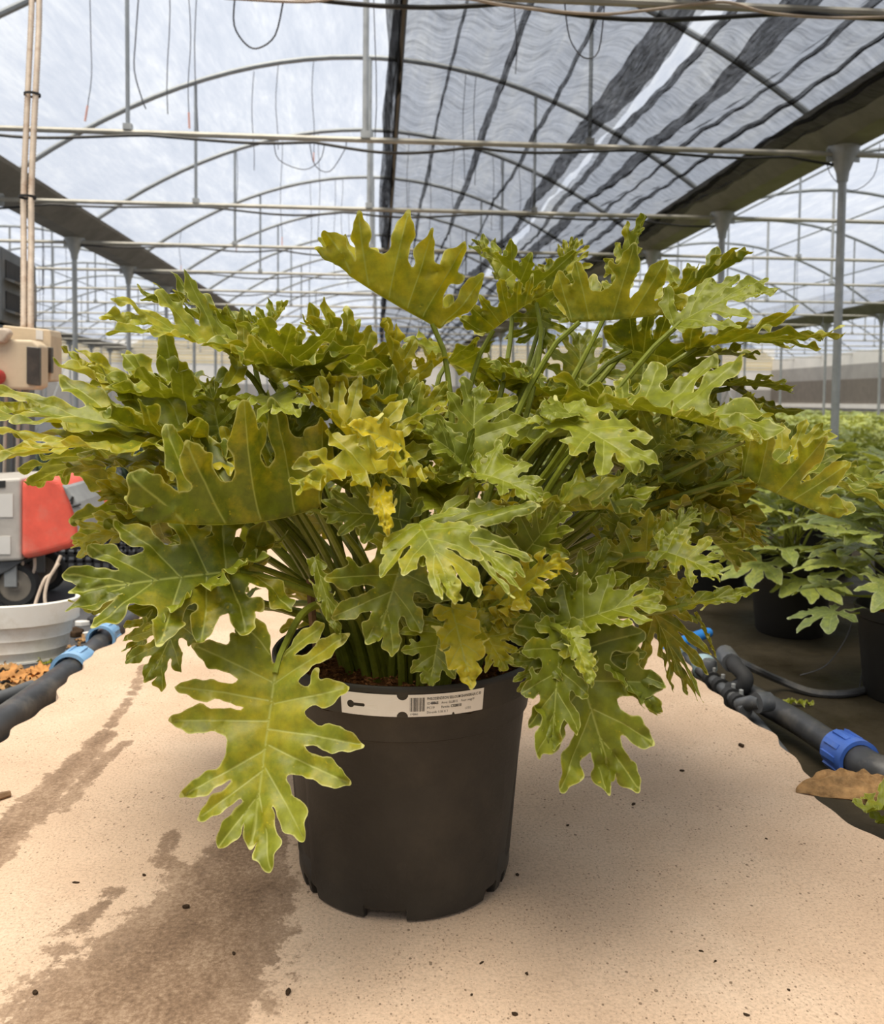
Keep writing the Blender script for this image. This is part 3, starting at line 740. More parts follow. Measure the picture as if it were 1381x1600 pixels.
def deform(S, seed, fold=20.0, curl=25.0, cup=0.0, ruf=0.02, lift=0.12, twist=0.0, width=1.0, asym=0.0, ffreq=22.0):
    """flat shape -> curved blade; x across, y along the midrib (tip ends on y = 1), z towards the upper face"""
    rs = np.random.RandomState(seed)
    x = S.p[:, 0] * width; y = S.p[:, 1].copy()
    z = 0.018 * (1 - np.exp(-(S.dv / 0.045) ** 2))                       # blade swells between the veins
    ph = rs.rand(4) * 6.28
    rim = np.exp(-(S.de / 0.055) ** 1.2)
    z = z + ruf * rim * (np.sin(S.s * ffreq + ph[0]) + 0.6 * np.sin(S.s * ffreq * 1.73 + ph[1]))
    z = z + 0.35 * ruf * np.sin(S.p[:, 0] * 9 + ph[2]) * np.sin(S.p[:, 1] * 7 + ph[3])
    k = rs.normal(0, 1, S.nl) * lift; k[0] = 0
    tw = rs.normal(0, 1, S.nl) * lift * 0.9; tw[0] = 0
    ext = np.where(S.lobe == 0, 0.0, S.vt)
    z = z + (S.w @ k) * ext ** 1.6 * 2.2 + (S.w @ tw) * ext * (S.p[:, 1] - np.interp(np.abs(S.p[:, 0]), [0, .5], [0.4, 0.4])) * 0.5
    # cup across, then fold along the midrib
    if abs(cup) > 1e-3:
        c = R(cup) / 0.5
        sg = np.sign(x); ax = np.abs(x); xx = np.sin(ax * c) / c; zz = (1 - np.cos(ax * c)) / c
        x, z = sg * xx - sg * np.sin(ax * c) * 0 - np.sin(ax * c) * sg * z, zz + z * np.cos(ax * c)
    for s_, fa in ((1, fold + asym), (-1, fold - asym)):
        m = (x > 0) if s_ > 0 else (x <= 0)
        sm = np.clip(np.abs(x) / 0.05, 0, 1); a = R(fa) * sm
        ax = np.abs(x); nx_ = ax * np.cos(a) - z * np.sin(a); nz_ = ax * np.sin(a) + z * np.cos(a)
        x = np.where(m, s_ * nx_, x); z = np.where(m, nz_, z)
    if abs(twist) > 1e-3:
        a = R(twist) * y; x, z = x * np.cos(a) - z * np.sin(a), x * np.sin(a) + z * np.cos(a)
    c = R(curl)
    if abs(c) > 1e-3:                                                  # tip bends down (towards -z) for positive curl
        th = c * y; rad = 1.0 / c
        ny = rad * np.sin(th) + z * np.sin(th); nz = -rad * (1 - np.cos(th)) + z * np.cos(th)
        ty, tz = rad * math.sin(c), -rad * (1 - math.cos(c)); y, z = ny, nz
        L_ = math.hypot(ty, tz); ca, sa = ty / L_, tz / L_
        y, z = (y * ca + z * sa) / L_, (-y * sa + z * ca) / L_; x = x / L_
    return np.stack([x, y, z], 1)
def leaf_mesh(S, P, name, mat):
    me = bpy.data.meshes.new(name); me.from_pydata(P.tolist(), [], S.f); me.update()
    for nm, a in (('edge', S.edge), ('vein', S.vein)):
        at = me.attributes.new(nm, 'FLOAT', 'POINT'); at.data.foreach_set('value', a.astype(np.float32))
    me.polygons.foreach_set('use_smooth', [True] * len(me.polygons)); me.materials.append(MATS[mat]); return me
def frame(J, T, nh):
    a = (T - J); L_ = a.length; a = a / L_; n = Vector(nh); n = (n - a * n.dot(a))
    if n.length < 1e-3: n = Vector((0, -1, 0.2)) - a * Vector((0, -1, 0.2)).dot(a)
    n.normalize(); s = a.cross(n)
    return np.array([s, a, n]), L_

# ================================================================== THE BIG POTTED PLANT
PC = Vector((0.046, 1.38, 0.0))
plant = empty('potted_plant', PC); tag(plant, 'large lobed-leaf philodendron in a black plastic pot on the concrete path', 'potted plant')
def w2p(p): return Vector(p) - PC

# ---- pot
def pot_profile():
    return [(0.150, 0.000), (0.162, 0.004), (0.166, 0.020), (0.1665, 0.040), (0.168, 0.045), (0.1845, 0.262), (0.1850, 0.268), (0.1915, 0.272), (0.1960, 0.306), (0.1975, 0.309), (0.2045, 0.311),
            (0.2085, 0.345), (0.2085, 0.350), (0.2060, 0.3535), (0.2020, 0.353), (0.2000, 0.348), (0.1985, 0.315), (0.188, 0.28), (0.162, 0.03), (0.0, 0.03)]
notches = [(-112.5, -90.5), (-46, -36), (-30, -25), (20, 32), (80, 92), (140, 152), (-158, -152), (-149, -143)]
angs = set(np.radians(np.arange(0, 360, 3.0)).round(5))
for a, b in notches:
    for q in (a, a + 0.35, b - 0.35, b): angs.add(round(R(q % 360), 5))
angs = sorted(angs); prof = pot_profile(); na = len(angs); mb = MB()
def in_notch(a):
    d = math.degrees(a); d = d - 360 if d > 180 else d
    return any(p + 0.2 < d < q - 0.2 for p, q in notches)
def groove(a):                                  # shallow upright flutes on the flanks
    d = math.degrees(a); d = d - 360 if d > 180 else d
    return 0.0042 if (-36 < d < -20 or -12 < d < 4 or -168 < d < -148 or 8 < d < 30 or 176 < d or d < -176) else 0.0
for k, (r_, z) in enumerate(prof):
    for a in angs:
        rr, zz = r_, z
        if k in (0, 1, 2) and in_notch(a): zz = 0.017 if k < 2 else 0.024
        if 4 <= k <= 5: rr -= groove(a)
        mb.v.append((rr * math.cos(a), rr * math.sin(a), zz))
mb.f = [(i * na + j, i * na + (j + 1) % na, (i + 1) * na + (j + 1) % na, (i + 1) * na + j) for i in range(len(prof) - 1) for j in range(na)]
pot = mb.build('pot', 'pot_plastic', plant, smooth=True)
# ---- potting coir
mb = MB(); rs = np.random.RandomState(5); nr_, ns = 14, 72
mb.v.append((0, 0, 0.325))
for i in range(1, nr_ + 1):
    for j in range(ns):
        a = 2 * PI * j / ns; rr = 0.1975 * i / nr_
        mb.v.append((rr * math.cos(a), rr * math.sin(a), 0.322 - 0.012 * (i / nr_) ** 2 + rs.uniform(-0.0045, 0.0045)))
mb.f = [(0, 1 + j, 1 + (j + 1) % ns) for j in range(ns)] + [(1 + (i - 1) * ns + j, 1 + i * ns + j, 1 + i * ns + (j + 1) % ns, 1 + (i - 1) * ns + (j + 1) % ns) for i in range(1, nr_) for j in range(ns)]
soil = mb.build('potting_soil', 'coir', plant, smooth=True)
for mat_, cnt, sd in (('coir', 900, 1), ('coir_light', 700, 2)):
    mb = MB(); rr_ = random.Random(sd)
    for i in range(cnt):
        a = rr_.uniform(0, 2 * PI); q = 0.192 * math.sqrt(rr_.random()); c = Vector((q * math.cos(a), q * math.sin(a), 0.325 - 0.012 * (q / 0.2) ** 2 + rr_.uniform(0, 0.003)))
        rot = Matrix.Rotation(rr_.uniform(0, PI), 3, 'Z') @ Matrix.Rotation(rr_.uniform(-0.5, 0.5), 3, 'Y')
        mb.box(c, (rr_.uniform(0.004, 0.012), rr_.uniform(0.001, 0.003), rr_.uniform(0.001, 0.003)), rot)
    o = mb.build('coir_fibre', mat_, soil); tag(o, 'loose brown coir fibre', kind='stuff')
# ---- printed label round the rim
def rim_r(z): return 0.2045 + (z - 0.311) / 0.034 * 0.004 + 0.0012
LA0, LA1, LZ0, LZ1 = -117.0, -61.0, 0.3125, 0.3440      # degrees round the pot, heights
def wrap(u, v, lift=0.0):                        # u along the label 0..1, v up 0..1
    a = R(LA0 + (LA1 - LA0) * u); z = LZ0 + (LZ1 - LZ0) * v + 0.0035 * max(0, u - 0.6) * 0; r_ = rim_r(z) + lift
    return (r_ * math.cos(a), r_ * math.sin(a), z)
ARC = R(LA1 - LA0) * 0.208; HT = LZ1 - LZ0; AS = HT / ARC
def label_outline():
    P = [(0, 0)]
    um, rad = 0.425, 0.038
    for k in range(9): a = PI - PI * k / 8; P.append((um + rad * math.cos(a), rad / AS * math.sin(a)))
    P += [(0.765, 0.0), (0.770, 0.10), (0.778, 0.10), (0.785, 0.0), (1, 0.0), (1, 1.0)]
    for k in range(9): a = PI * k / 8; P.append((um + rad * math.cos(a), 1 - rad / AS * math.sin(a)))
    P.append((0, 1)); return P
Po = []
for (a0, b0), (a1, b1) in zip(label_outline(), label_outline()[1:] + label_outline()[:1]):   # follow the curve of the rim
    k = max(1, int(abs(a1 - a0) / 0.02)); Po += [(a0 + (a1 - a0) * i / k, b0 + (b1 - b0) * i / k) for i in range(k)]
n = len(Po); edges = [(i, (i + 1) % n) for i in range(n)]
hole = []; hr = 0.026; hu, hv = 0.07, 0.46
for k in range(15):
    a = R(25) + (2 * PI - R(50)) * k / 14; hole.append((hu + hr * math.cos(a), hv + hr / AS * math.sin(a)))
hole += [(0.165, hv - 0.068), (0.172, hv), (0.165, hv + 0.068)]
grid = [(u, v) for u in np.arange(0.02, 1.0, 0.02) for v in (0.12, 0.3, 0.5, 0.7, 0.88)]
Ga = np.array(grid); ok = _inpoly(Ga, np.array(Po)) & ~_inpoly(Ga, np.array(hole)); dd, _ = _dseg(Ga, np.array(Po + hole)); Ga = Ga[ok & (dd > 0.012)]
allp = Po + hole + [tuple(g) for g in Ga]
res = delaunay_2d_cdt([Vector(p) for p in allp], [], [list(range(n)), list(range(n, n + len(hole)))], 1, 1e-6)
Pv = np.array([tuple(v) for v in res[0]]); Fv = []
for f in res[2]:
    c = Pv[list(f)].mean(0)[None, :]
    if not _inpoly(c, np.array(hole))[0] and _inpoly(c, np.array(Po))[0]: Fv.append(tuple(f))
mb = MB(); mb.v = [wrap(u, v) for u, v in Pv]; mb.f = Fv
lab = mb.build('plant_label', 'label_white', plant); lab['label'] = 'white printed plastic plant label with a keyhole slot'
def patch(u0, u1, v0, v1, name='barcode_bar', mat='ink'):
    m = MB(); k = max(1, int((u1 - u0) / 0.02))
    for i in range(k + 1): u = u0 + (u1 - u0) * i / k; m.v += [wrap(u, v0, 0.0003), wrap(u, v1, 0.0003)]
    m.f = [(2 * i, 2 * i + 2, 2 * i + 3, 2 * i + 1) for i in range(k)]
    return m.build(name, mat, lab)
rr_ = random.Random(3); u = 0.474
while u < 0.568:
    wd = rr_.choice((0.0018, 0.0028, 0.0045)); patch(u, u + wd, 0.24, 0.86); u += wd + rr_.choice((0.0022, 0.0032, 0.0045))
def text(s, u0, v0, hgt, bold=0.0, name='print_line', maxu=None):
    cu = bpy.data.curves.new('t', 'FONT'); cu.body = s; cu.size = 1.0; cu.offset = bold; cu.resolution_u = 2
    o = bpy.data.objects.new('t', cu); COL.objects.link(o)
    dg = bpy.context.evaluated_depsgraph_get(); me = bpy.data.meshes.new_from_object(o.evaluated_get(dg))
    bpy.data.objects.remove(o, do_unlink=True)
    co = np.array([v.co[:] for v in me.vertices]); sx = hgt * AS / 0.72
    if maxu: sx = min(sx, (maxu - u0) / max(1e-6, co[:, 0].max()))
    pts = [wrap(u0 + p[0] * sx, v0 + p[1] * hgt / 0.72, 0.0004) for p in co]
    for v, p in zip(me.vertices, pts): v.co = p
    me.materials.append(MATS['ink']); ob = bpy.data.objects.new(name, me); COL.objects.link(ob); ob.parent = lab; return ob
text('PHILODENDRON SELLOUM SHANGRI-LA C 30', 0.588, 0.74, 0.13, 0.012, maxu=0.975)
text('ID', 0.588, 0.54, 0.11); text('48865', 0.612, 0.54, 0.12, 0.03, maxu=0.665)
text('Anne: SLL8015', 0.685, 0.54, 0.11, maxu=0.80); text('Four: mag19', 0.825, 0.54, 0.11, maxu=0.925)
text('PC19', 0.588, 0.34, 0.11); text('Partida:', 0.685, 0.34, 0.11, maxu=0.745); text('C328018', 0.752, 0.34, 0.12, 0.03, maxu=0.83)
text('Dis-amb: 5.35 X 7', 0.588, 0.14, 0.10, maxu=0.735); text('LOTE 2', 0.86, 0.16, 0.10, maxu=0.905); text('0 48865', 0.478, 0.08, 0.09, maxu=0.53)

# ---- support stake
MB().tube([w2p(atY(497, 1024, 1.30)), w2p(atY(488, 965, 1.30)), w2p(atY(484, 905, 1.31))], [0.007, 0.0065, 0.006], 6).build('support_stake', 'stake_wood', plant)

# ---- leaves: junction px, tip px, distance of both from the camera (m), upper-face direction, options
LEAVES = []
def LF(j, t, yj, yt, n, sh=0, tone=0.45, yel=0.25, pet=True, **kw):
    LEAVES.append((j, t, yj, yt, n, sh, tone, yel, pet, kw))
UP = (0.0, -0.12, 1.0); CAMW = (0.0, -0.8, 0.6); HALF = (0.0, -0.5, 0.85); BACK = (0.05, 0.35, 0.9)
# crown, seen from below
LF((685,512),(492,388),1.36,1.30,(0.15,0.30,1.0),0,.42,.62,fold=58,curl=-16,lift=.10,ruf=.018,width=1.15)
LF((893,504),(1066,488),1.34,1.28,(-.02,0.25,1.0),3,.40,.50,fold=62,curl=-6,lift=.08,ruf=.014,width=1.15)
LF((1052,508),(1192,448),1.26,1.22,(-.1,-.62,.75),9,.62,.16,fold=10,curl=18,lift=.16,width=.9)
LF((1075,545),(1290,528),1.38,1.32,(0,.10,1),8,.34,.45,fold=10,curl=8,lift=.10,width=.9)
LF((975,545),(1118,585),1.45,1.40,(.1,.45,.8),6,.30,.35,fold=12,curl=10,width=1.1)
LF((845,480),(752,388),1.56,1.52,(.2,-.2,1),4,.62,.25,fold=30,curl=20,lift=.2)
LF((962,455),(1008,334),1.52,1.48,(-.6,-.5,.5),5,.55,.35,fold=25,curl=-5,width=.7)
LF((1040,472),(1170,394),1.50,1.52,(-.2,-.1,1),5,.38,.45,fold=38,curl=-12,width=.9)
LF((762,522),(862,452),1.46,1.40,(-.1,.25,1),2,.36,.42,fold=44,curl=10,width=1.0)
LF((800,470),(742,372),1.60,1.64,(.3,-.4,.7),1,.50,.35,fold=25,curl=5,width=.8)
LF((872,455),(902,372),1.62,1.62,(.0,-.6,.6),2,.48,.40,fold=20,width=.9)
LF((890,640),(765,575),1.42,1.36,(.1,-.25,1),4,.20,.10,fold=16,curl=20)
LF((905,625),(905,520),1.60,1.66,(0,-.5,.7),0,.24,.20,fold=20)
LF((1000,610),(1015,515),1.55,1.60,(-.2,-.6,.6),6,.26,.25,fold=18)
LF((840,520),(870,420),1.62,1.60,(-.1,-.5,.8),6,.50,.30,fold=18,ruf=.03)
# upper left
LF((372,560),(192,500),1.28,1.20,(.05,-.55,.85),9,.56,.42,fold=10,curl=22,lift=.12,width=.85)
LF((410,552),(232,468),1.44,1.40,(.1,-.15,1),8,.30,.30,fold=30,curl=10,lift=.10,width=.8)
LF((395,545),(452,470),1.46,1.46,(-.5,-.5,.6),4,.32,.30,fold=34,curl=-10,lift=.12,width=1.1)
LF((432,600),(335,520),1.30,1.30,(.3,-.5,.7),3,.34,.40,fold=26,curl=10,width=1.0)
LF((500,590),(408,520),1.32,1.32,(.2,.1,1),0,.30,.50,fold=48,curl=-8,width=1.0)
LF((598,605),(468,498),1.42,1.38,(.3,-.2,1),1,.42,.45,fold=46,curl=5,width=.9)
LF((640,628),(592,498),1.34,1.30,(.5,-.3,.6),5,.40,.72,fold=34,curl=-8,width=1.0)
LF((655,600),(700,560),1.40,1.36,(-.2,-.3,1),3,.36,.55,fold=40)
LF((560,560),(480,510),1.55,1.55,(.2,-.5,.8),6,.40,.30,fold=20)
LF((480,610),(560,570),1.36,1.30,(0,-.6,.8),4,.30,.10,fold=16,ruf=.03)
# left fan
LF((292,690),(-6,712),1.22,1.14,(.05,-.50,.9),8,.48,.46,fold=8,asym=-16,curl=8,lift=.07,ruf=.018,width=.85)
LF((288,684),(2,640),1.26,1.24,(.1,-.45,.9),9,.46,.42,fold=14,curl=10,lift=.08,ruf=.018,width=.8)
LF((300,668),(122,572),1.36,1.34,(.3,-.5,.75),9,.46,.50,fold=24,curl=8,lift=.14,width=.95)
LF((300,655),(232,588),1.40,1.40,(.2,-.6,.6),5,.48,.36,fold=22,curl=-6)
LF((345,690),(325,590),1.28,1.30,(-.4,-.6,.6),4,.42,.38,fold=30,curl=-5,width=.8)
LF((318,735),(96,742),1.30,1.26,(0,-.2,1),4,.40,.42,fold=18,curl=26,width=.7)
LF((498,792),(206,806),1.16,1.06,(.02,.30,1.0),3,.40,.34,fold=64,curl=-34,lift=.09,ruf=.015,width=1.25)
LF((388,892),(108,930),1.14,1.04,(.02,-.80,.62),0,.26,.26,fold=10,curl=16,lift=.08,ruf=.022,width=.86)
LF((300,812),(112,858),1.30,1.26,(.1,-.4,.9),2,.44,.52,fold=16,curl=20,width=.8)
LF((290,800),(150,772),1.34,1.30,(0,-.6,.8),1,.40,.55,fold=20,curl=24,width=.85)
LF((402,720),(262,742),1.22,1.14,(.1,-.5,.85),5,.52,.66,fold=16,curl=30,ruf=.03,width=.9)
LF((300,935),(238,1062),1.24,1.18,(-.2,-.9,.3),3,.30,.30,fold=14,curl=28,width=.85)
LF((262,940),(205,1035),1.30,1.26,(-.4,-.8,.3),2,.32,.35,fold=20,curl=20,width=.7,ruf=.03)
LF((432,1037),(392,1328),1.10,1.00,(-.12,-.92,.42),6,.60,.30,fold=12,curl=-10,lift=.06,ruf=.014,width=.92,via=[(528,1010,1.30),(508,948,1.24),(470,962,1.17)])
# front centre
LF((492,872),(534,1000),1.12,1.08,(-.3,-.9,.3),7,.36,.10,fold=18,curl=18,width=.55)
LF((640,842),(590,1002),1.10,1.04,(-.1,-.95,.25),3,.24,.30,fold=8,curl=20,width=1.05)
LF((668,822),(806,900),1.02,0.94,(.1,-.72,.68),8,.30,.18,fold=6,curl=40,lift=.16,ruf=.012,width=1.1)
LF((655,818),(706,918),1.00,0.92,(-.2,-.6,.7),9,.52,.34,fold=4,curl=48,width=1.1,ruf=.01)
LF((640,815),(500,800),1.06,1.02,(0,-.85,.5),4,.20,.08,fold=10,curl=30,width=.9)
LF((610,742),(462,772),1.06,0.98,(.1,-.35,.95),4,.46,.52,fold=26,curl=34,ruf=.045,width=.95)
LF((590,760),(606,838),1.02,0.97,(0,-.6,.8),7,.70,.95,fold=10,curl=50,ruf=.05,width=.9)
LF((600,742),(472,612),1.14,1.16,(.45,-.55,.7),6,.46,.55,fold=34,curl=10,lift=.1,width=1.0)
LF((632,700),(542,664),1.04,0.98,(.1,-.75,.6),7,.62,.92,fold=8,curl=20,width=1.15,ruf=.02)
LF((655,720),(560,600),1.22,1.24,(.2,-.7,.6),1,.38,.42,fold=24,curl=4,width=1.0)
LF((600,690),(700,620),1.24,1.22,(-.1,-.7,.6),3,.36,.45,fold=26,curl=10)
LF((430,700),(520,640),1.24,1.22,(-.2,-.6,.8),0,.42,.20,fold=16,curl=20,ruf=.03)
LF((465,720),(440,640),1.18,1.16,(-.1,-.8,.4),5,.44,.20,fold=24,curl=-6,width=1.0)
LF((420,620),(450,650),1.22,1.10,(0,-.5,.9),2,.66,.12,fold=8,curl=30)
LF((736,735),(742,606),1.10,1.14,(0,-.85,.5),3,.18,.10,fold=20,curl=8,width=1.1)
LF((742,738),(846,786),1.06,1.00,(.0,-.55,.85),4,.26,.12,fold=14,curl=36,width=.95)
LF((735,735),(655,672),1.08,1.04,(.1,-.7,.7),5,.20,.10,fold=18,curl=22)
LF((880,655),(1000,728),1.06,0.98,(.0,-.55,.88),3,.66,.18,fold=8,curl=24,lift=.10,width=1.05)
LF((905,650),(845,655),1.10,1.02,(0,-.6,.8),7,.60,.20,fold=10,curl=30,width=1.3)
LF((800,890),(882,790),1.08,1.04,(-.2,-.85,.5),1,.34,.22,fold=16,curl=12,width=.85)
LF((782,938),(888,872),1.04,1.00,(-.1,-.75,.65),4,.50,.68,fold=18,curl=16,ruf=.05,width=.75)
LF((705,950),(736,1078),1.02,0.96,(.1,-.9,.4),7,.66,.80,fold=8,curl=34,ruf=.04,width=1.25)
LF((690,975),(672,1072),1.05,1.01,(-.2,-.95,.2),5,.28,.10,fold=12,curl=20,width=1.3)
LF((742,965),(792,1050),1.06,1.00,(.1,-.8,.5),4,.40,.45,fold=16,curl=26,ruf=.045,width=1.0)
LF((765,960),(830,930),1.06,1.02,(0,-.7,.7),2,.42,.48,fold=14,curl=20,ruf=.05)
LF((620,960),(650,900),1.20,1.16,(0,-.9,.3),1,.14,.05,fold=14)
# right front
LF((885,985),(955,1220),1.04,1.00,(.10,-.92,.36),3,.36,.20,fold=14,curl=14,lift=.12,width=.95)
LF((878,985),(862,1172),1.02,0.97,(-.25,-.9,.35),5,.46,.24,fold=18,curl=18,width=.75)
LF((905,985),(1028,1116),1.06,1.02,(.3,-.8,.5),5,.34,.22,fold=24,curl=24,width=.7)
LF((872,978),(1034,935),1.04,1.00,(-.05,-.66,.75),0,.30,.16,fold=14,curl=16,lift=.10,width=.8)
LF((880,970),(955,862),1.08,1.06,(-.3,-.8,.5),3,.24,.12,fold=22,curl=10,width=.85)
LF((890,985),(925,1075),0.99,0.95,(.2,-.85,.4),7,.62,.34,fold=10,curl=24,width=1.0)
LF((870,990),(822,1090),1.03,1.00,(-.3,-.85,.4),4,.44,.30,fold=14,curl=22,ruf=.04,width=1.0)
LF((1000,915),(1072,1078),1.16,1.14,(.5,.75,.3),8,.44,.40,fold=18,curl=14,width=.65)
LF((1060,948),(1186,922),1.12,1.10,(-.05,-.75,.7),7,.52,.20,fold=12,curl=10,width=.62)
LF((1085,958),(1118,1028),1.14,1.13,(.4,-.8,.2),7,.66,.55,fold=40,curl=10,width=.35)
LF((1030,860),(1128,900),1.06,1.02,(.05,-.66,.75),1,.62,.30,fold=10,curl=26,width=.9)
LF((1030,850),(1090,795),1.10,1.10,(-.1,-.75,.6),4,.54,.25,fold=16,curl=16,width=.8)
LF((960,838),(985,755),1.10,1.10,(-.1,-.95,.3),5,.46,.22,fold=16,curl=6,width=1.0)
LF((1045,875),(935,870),1.12,1.08,(0,.35,1),3,.34,.40,fold=60,curl=-18,width=1.2)
LF((960,900),(1040,905),1.14,1.12,(0,-.8,.6),6,.36,.45,fold=14)
LF((1060,905),(1010,965),1.22,1.22,(.1,-.6,.7),2,.34,.55,fold=18)
# right
LF((1160,746),(1310,812),1.18,1.10,(.30,.22,1.0),3,.44,.30,fold=62,curl=-8,lift=.09,ruf=.015,width=1.3)
LF((1165,742),(1372,748),1.24,1.28,(-.1,-.5,.8),8,.60,.22,fold=10,curl=14,width=.7)
LF((1170,735),(1300,672),1.20,1.20,(-.3,-.7,.6),4,.46,.50,fold=20,curl=-8,width=.8)
LF((1150,715),(1172,612),1.26,1.28,(-.4,-.8,.3),5,.42,.45,fold=26,curl=-6,width=.9)
LF((1075,770),(1200,856),1.26,1.22,(.1,.25,1),2,.34,.35,fold=10,curl=20,width=.7)
LF((1110,605),(1238,612),1.36,1.32,(0,.05,1),0,.24,.30,fold=12,curl=20,width=1.0)
LF((1130,600),(1222,668),1.40,1.40,(.3,-.2,.9),3,.28,.28,fold=16,curl=18,width=.9)
LF((1060,700),(1120,630),1.26,1.28,(-.3,-.7,.6),1,.36,.30,fold=20,curl=8)
LF((1055,700),(1165,690),1.22,1.18,(0,-.7,.7),4,.38,.35,fold=18,curl=14,width=.8)
LF((1000,720),(1080,650),1.24,1.24,(-.2,-.7,.6),3,.30,.35,fold=22,curl=8)
LF((1010,760),(1060,690),1.28,1.30,(-.2,-.6,.7),0,.28,.40,fold=24)
LF((940,800),(1000,740),1.20,1.20,(-.1,-.8,.4),2,.22,.30,fold=20)
LF((1085,655),(1000,640),1.30,1.26,(0,-.5,.8),6,.30,.30,fold=20)
LF((1150,690),(1205,685),1.16,1.12,(0,-.7,.7),7,.66,.40,fold=10,curl=20,width=.7)
LF((1070,560),(1180,560),1.46,1.44,(0,-.2,1),1,.30,.35,fold=18)
# inner leaves that fill the crown
rr_ = random.Random(77)
for i in range(34):
    a = rr_.uniform(0, 2 * PI); q = rr_.uniform(0.10, 0.40); zz = rr_.uniform(0.50, 0.84) - 0.18 * q
    J = Vector((PC.x + q * 1.15 * math.cos(a), PC.y + 0.04 + q * 0.75 * math.sin(a), zz))
    out = Vector((math.cos(a), math.sin(a), rr_.uniform(-0.5, 0.6))).normalized()
    LEAVES.append((J, J + out * rr_.uniform(0.15, 0.22), None, None, (-0.3 * math.cos(a), -0.3 * math.sin(a) - 0.2, 0.9), rr_.randrange(7), rr_.uniform(.3, .55), rr_.uniform(.05, .45), i % 2 == 0, dict(fold=rr_.uniform(8, 30), curl=rr_.uniform(5, 30), width=1.0, ruf=0.025)))
for i in range(26):                                   # far side of the crown
    a = rr_.uniform(0.15, PI - 0.15); q = rr_.uniform(0.25, 0.55); zz = rr_.uniform(0.42, 0.92) - 0.25 * q
    J = Vector((PC.x + q * 1.0 * math.cos(a), PC.y + q * 0.8 * math.sin(a), zz))
    out = Vector((math.cos(a), math.sin(a), rr_.uniform(-0.7, 0.3))).normalized()
    LEAVES.append((J, J + out * rr_.uniform(0.16, 0.24), None, None, (0.2 * math.cos(a), 0.3, 0.9), rr_.randrange(7), rr_.uniform(.3, .55), rr_.uniform(.1, .5), True, dict(fold=rr_.uniform(8, 30), curl=rr_.uniform(10, 35), width=0.95)))

def stalk_curve(J, axis, k):
    rr = random.Random(4000 + k)
    d = Vector((J.x - PC.x, J.y - PC.y, 0)); dl = d.length; dn = d / dl if dl > 1e-4 else Vector((0, -1, 0))
    b = min(0.085, 0.02 + dl * 0.16)
    P0 = PC + dn * b + Vector((rr.uniform(-.025, .025), rr.uniform(-.025, .025), 0.312))
    D = (J - P0).length
    e = (axis.normalized() * 0.35 + (J - P0).normalized() * 0.75).normalized()
    P1 = P0 + Vector((dn.x * 0.10, dn.y * 0.10, 0.42)) * D * 0.9
    P2 = J - e * D * 0.30
    return bez(P0, P1, P2, J, 14)
for k, (j, t, yj, yt, nh, sh, tone, yel, pet, kw) in enumerate(LEAVES):
    J = atY(j[0], j[1], yj) if yj else j; T = atY(t[0], t[1], yt) if yt else t
    kw = dict(kw); via = kw.pop('via', None)
    S = SH[sh]; A = dict(fold=20, curl=20, ruf=0.022, lift=0.11); A.update(kw)
    P = deform(S, 100 + k, **A); M, L_ = frame(J, T, nh)
    P = (P * L_) @ M
    me = leaf_mesh(S, P, 'leaf', 'leaf')
    o = bpy.data.objects.new('leaf', me); COL.objects.link(o); o.parent = plant; o.location = J - PC
    rr = random.Random(k); o.color = (min(1, max(0, 0.44 + 0.35 * (tone - 0.40) + rr.uniform(-.10, .10))), yel, rr.random(), 1)  # tone: own green plus softened crown shade set into the colour, then random
    if pet:
        c = [p - J for p in stalk_curve(J, Vector(M[1]), k)]
        if via: c = [Vector(p) - J for p in crom([tuple(atY(*q)) for q in via] + [tuple(J)], 5)]
        c[-1] = Vector(M[1]) * 0.012
        n_ = len(c); q = MB().tube([tuple(p) for p in c], [0.0072 - 0.0032 * i / (n_ - 1) for i in range(n_)], 7).build('leaf_stalk', 'stalk', o, True)
        q.color = (0.45, 0.1, rr.random(), 1)

# ================================================================== BESIDE THE PATH, NET SIDE
def along(pix, z):
    return [tuple(atZ(x, y, z)) for x, y in pix]
def smooth_path(pts, per=5): return [tuple(p) for p in crom(pts, per)]
def coupling(name, c, d, r_, ln, mat, label, cat, ribs=10):
    """a threaded pipe nut: flared sleeve with raised ribs, along direction d"""
    d = Vector(d).normalized(); e = empty(name, c); tag(e, label, cat)
    e.rotation_euler = d.to_track_quat('Z', 'Y').to_euler()
    MB().lathe([(r_ * 0.80, -ln / 2), (r_ * 0.92, -ln / 2), (r_ * 0.97, -ln * 0.3), (r_, ln * 0.15), (r_ * 1.06, ln * 0.3), (r_ * 1.06, ln / 2), (r_ * 0.86, ln / 2), (r_ * 0.80, ln * 0.3)], 28, close=False).build('sleeve', mat, e, True)
    for k in range(ribs):
        a = 2 * PI * k / ribs
        MB().box((r_ * 0.97 * math.cos(a), r_ * 0.97 * math.sin(a), -ln * 0.06), (0.009, 0.012, ln * 0.62), Matrix.Rotation(a, 3, 'Z')).build('rib', mat, e)
    return e
ppix = [(1154, 1076), (1192, 1098), (1250, 1131), (1312, 1172)]
P = along(ppix, -0.055)
o = MB().tube(smooth_path(P), 0.031, 16).build('water_pipe', 'pipe_black', smooth=True); tag(o, 'thick dark grey water pipe running past the valves beside the path', 'pipe')
c0 = atZ(1325, 1180, -0.055); dP = Vector(P[-2]) - Vector(P[-1])
coupling('pipe_coupling', c0, -dP, 0.047, 0.085, 'pipe_blue', 'royal blue ribbed coupling on the pipe beside a dry brown leaf', 'coupling')
P2 = along([(1338, 1188), (1362, 1203), (1385, 1210)], -0.055) + [tuple(atZ(1415, 1200, -0.05)), tuple(atZ(1450, 1180, -0.05))]
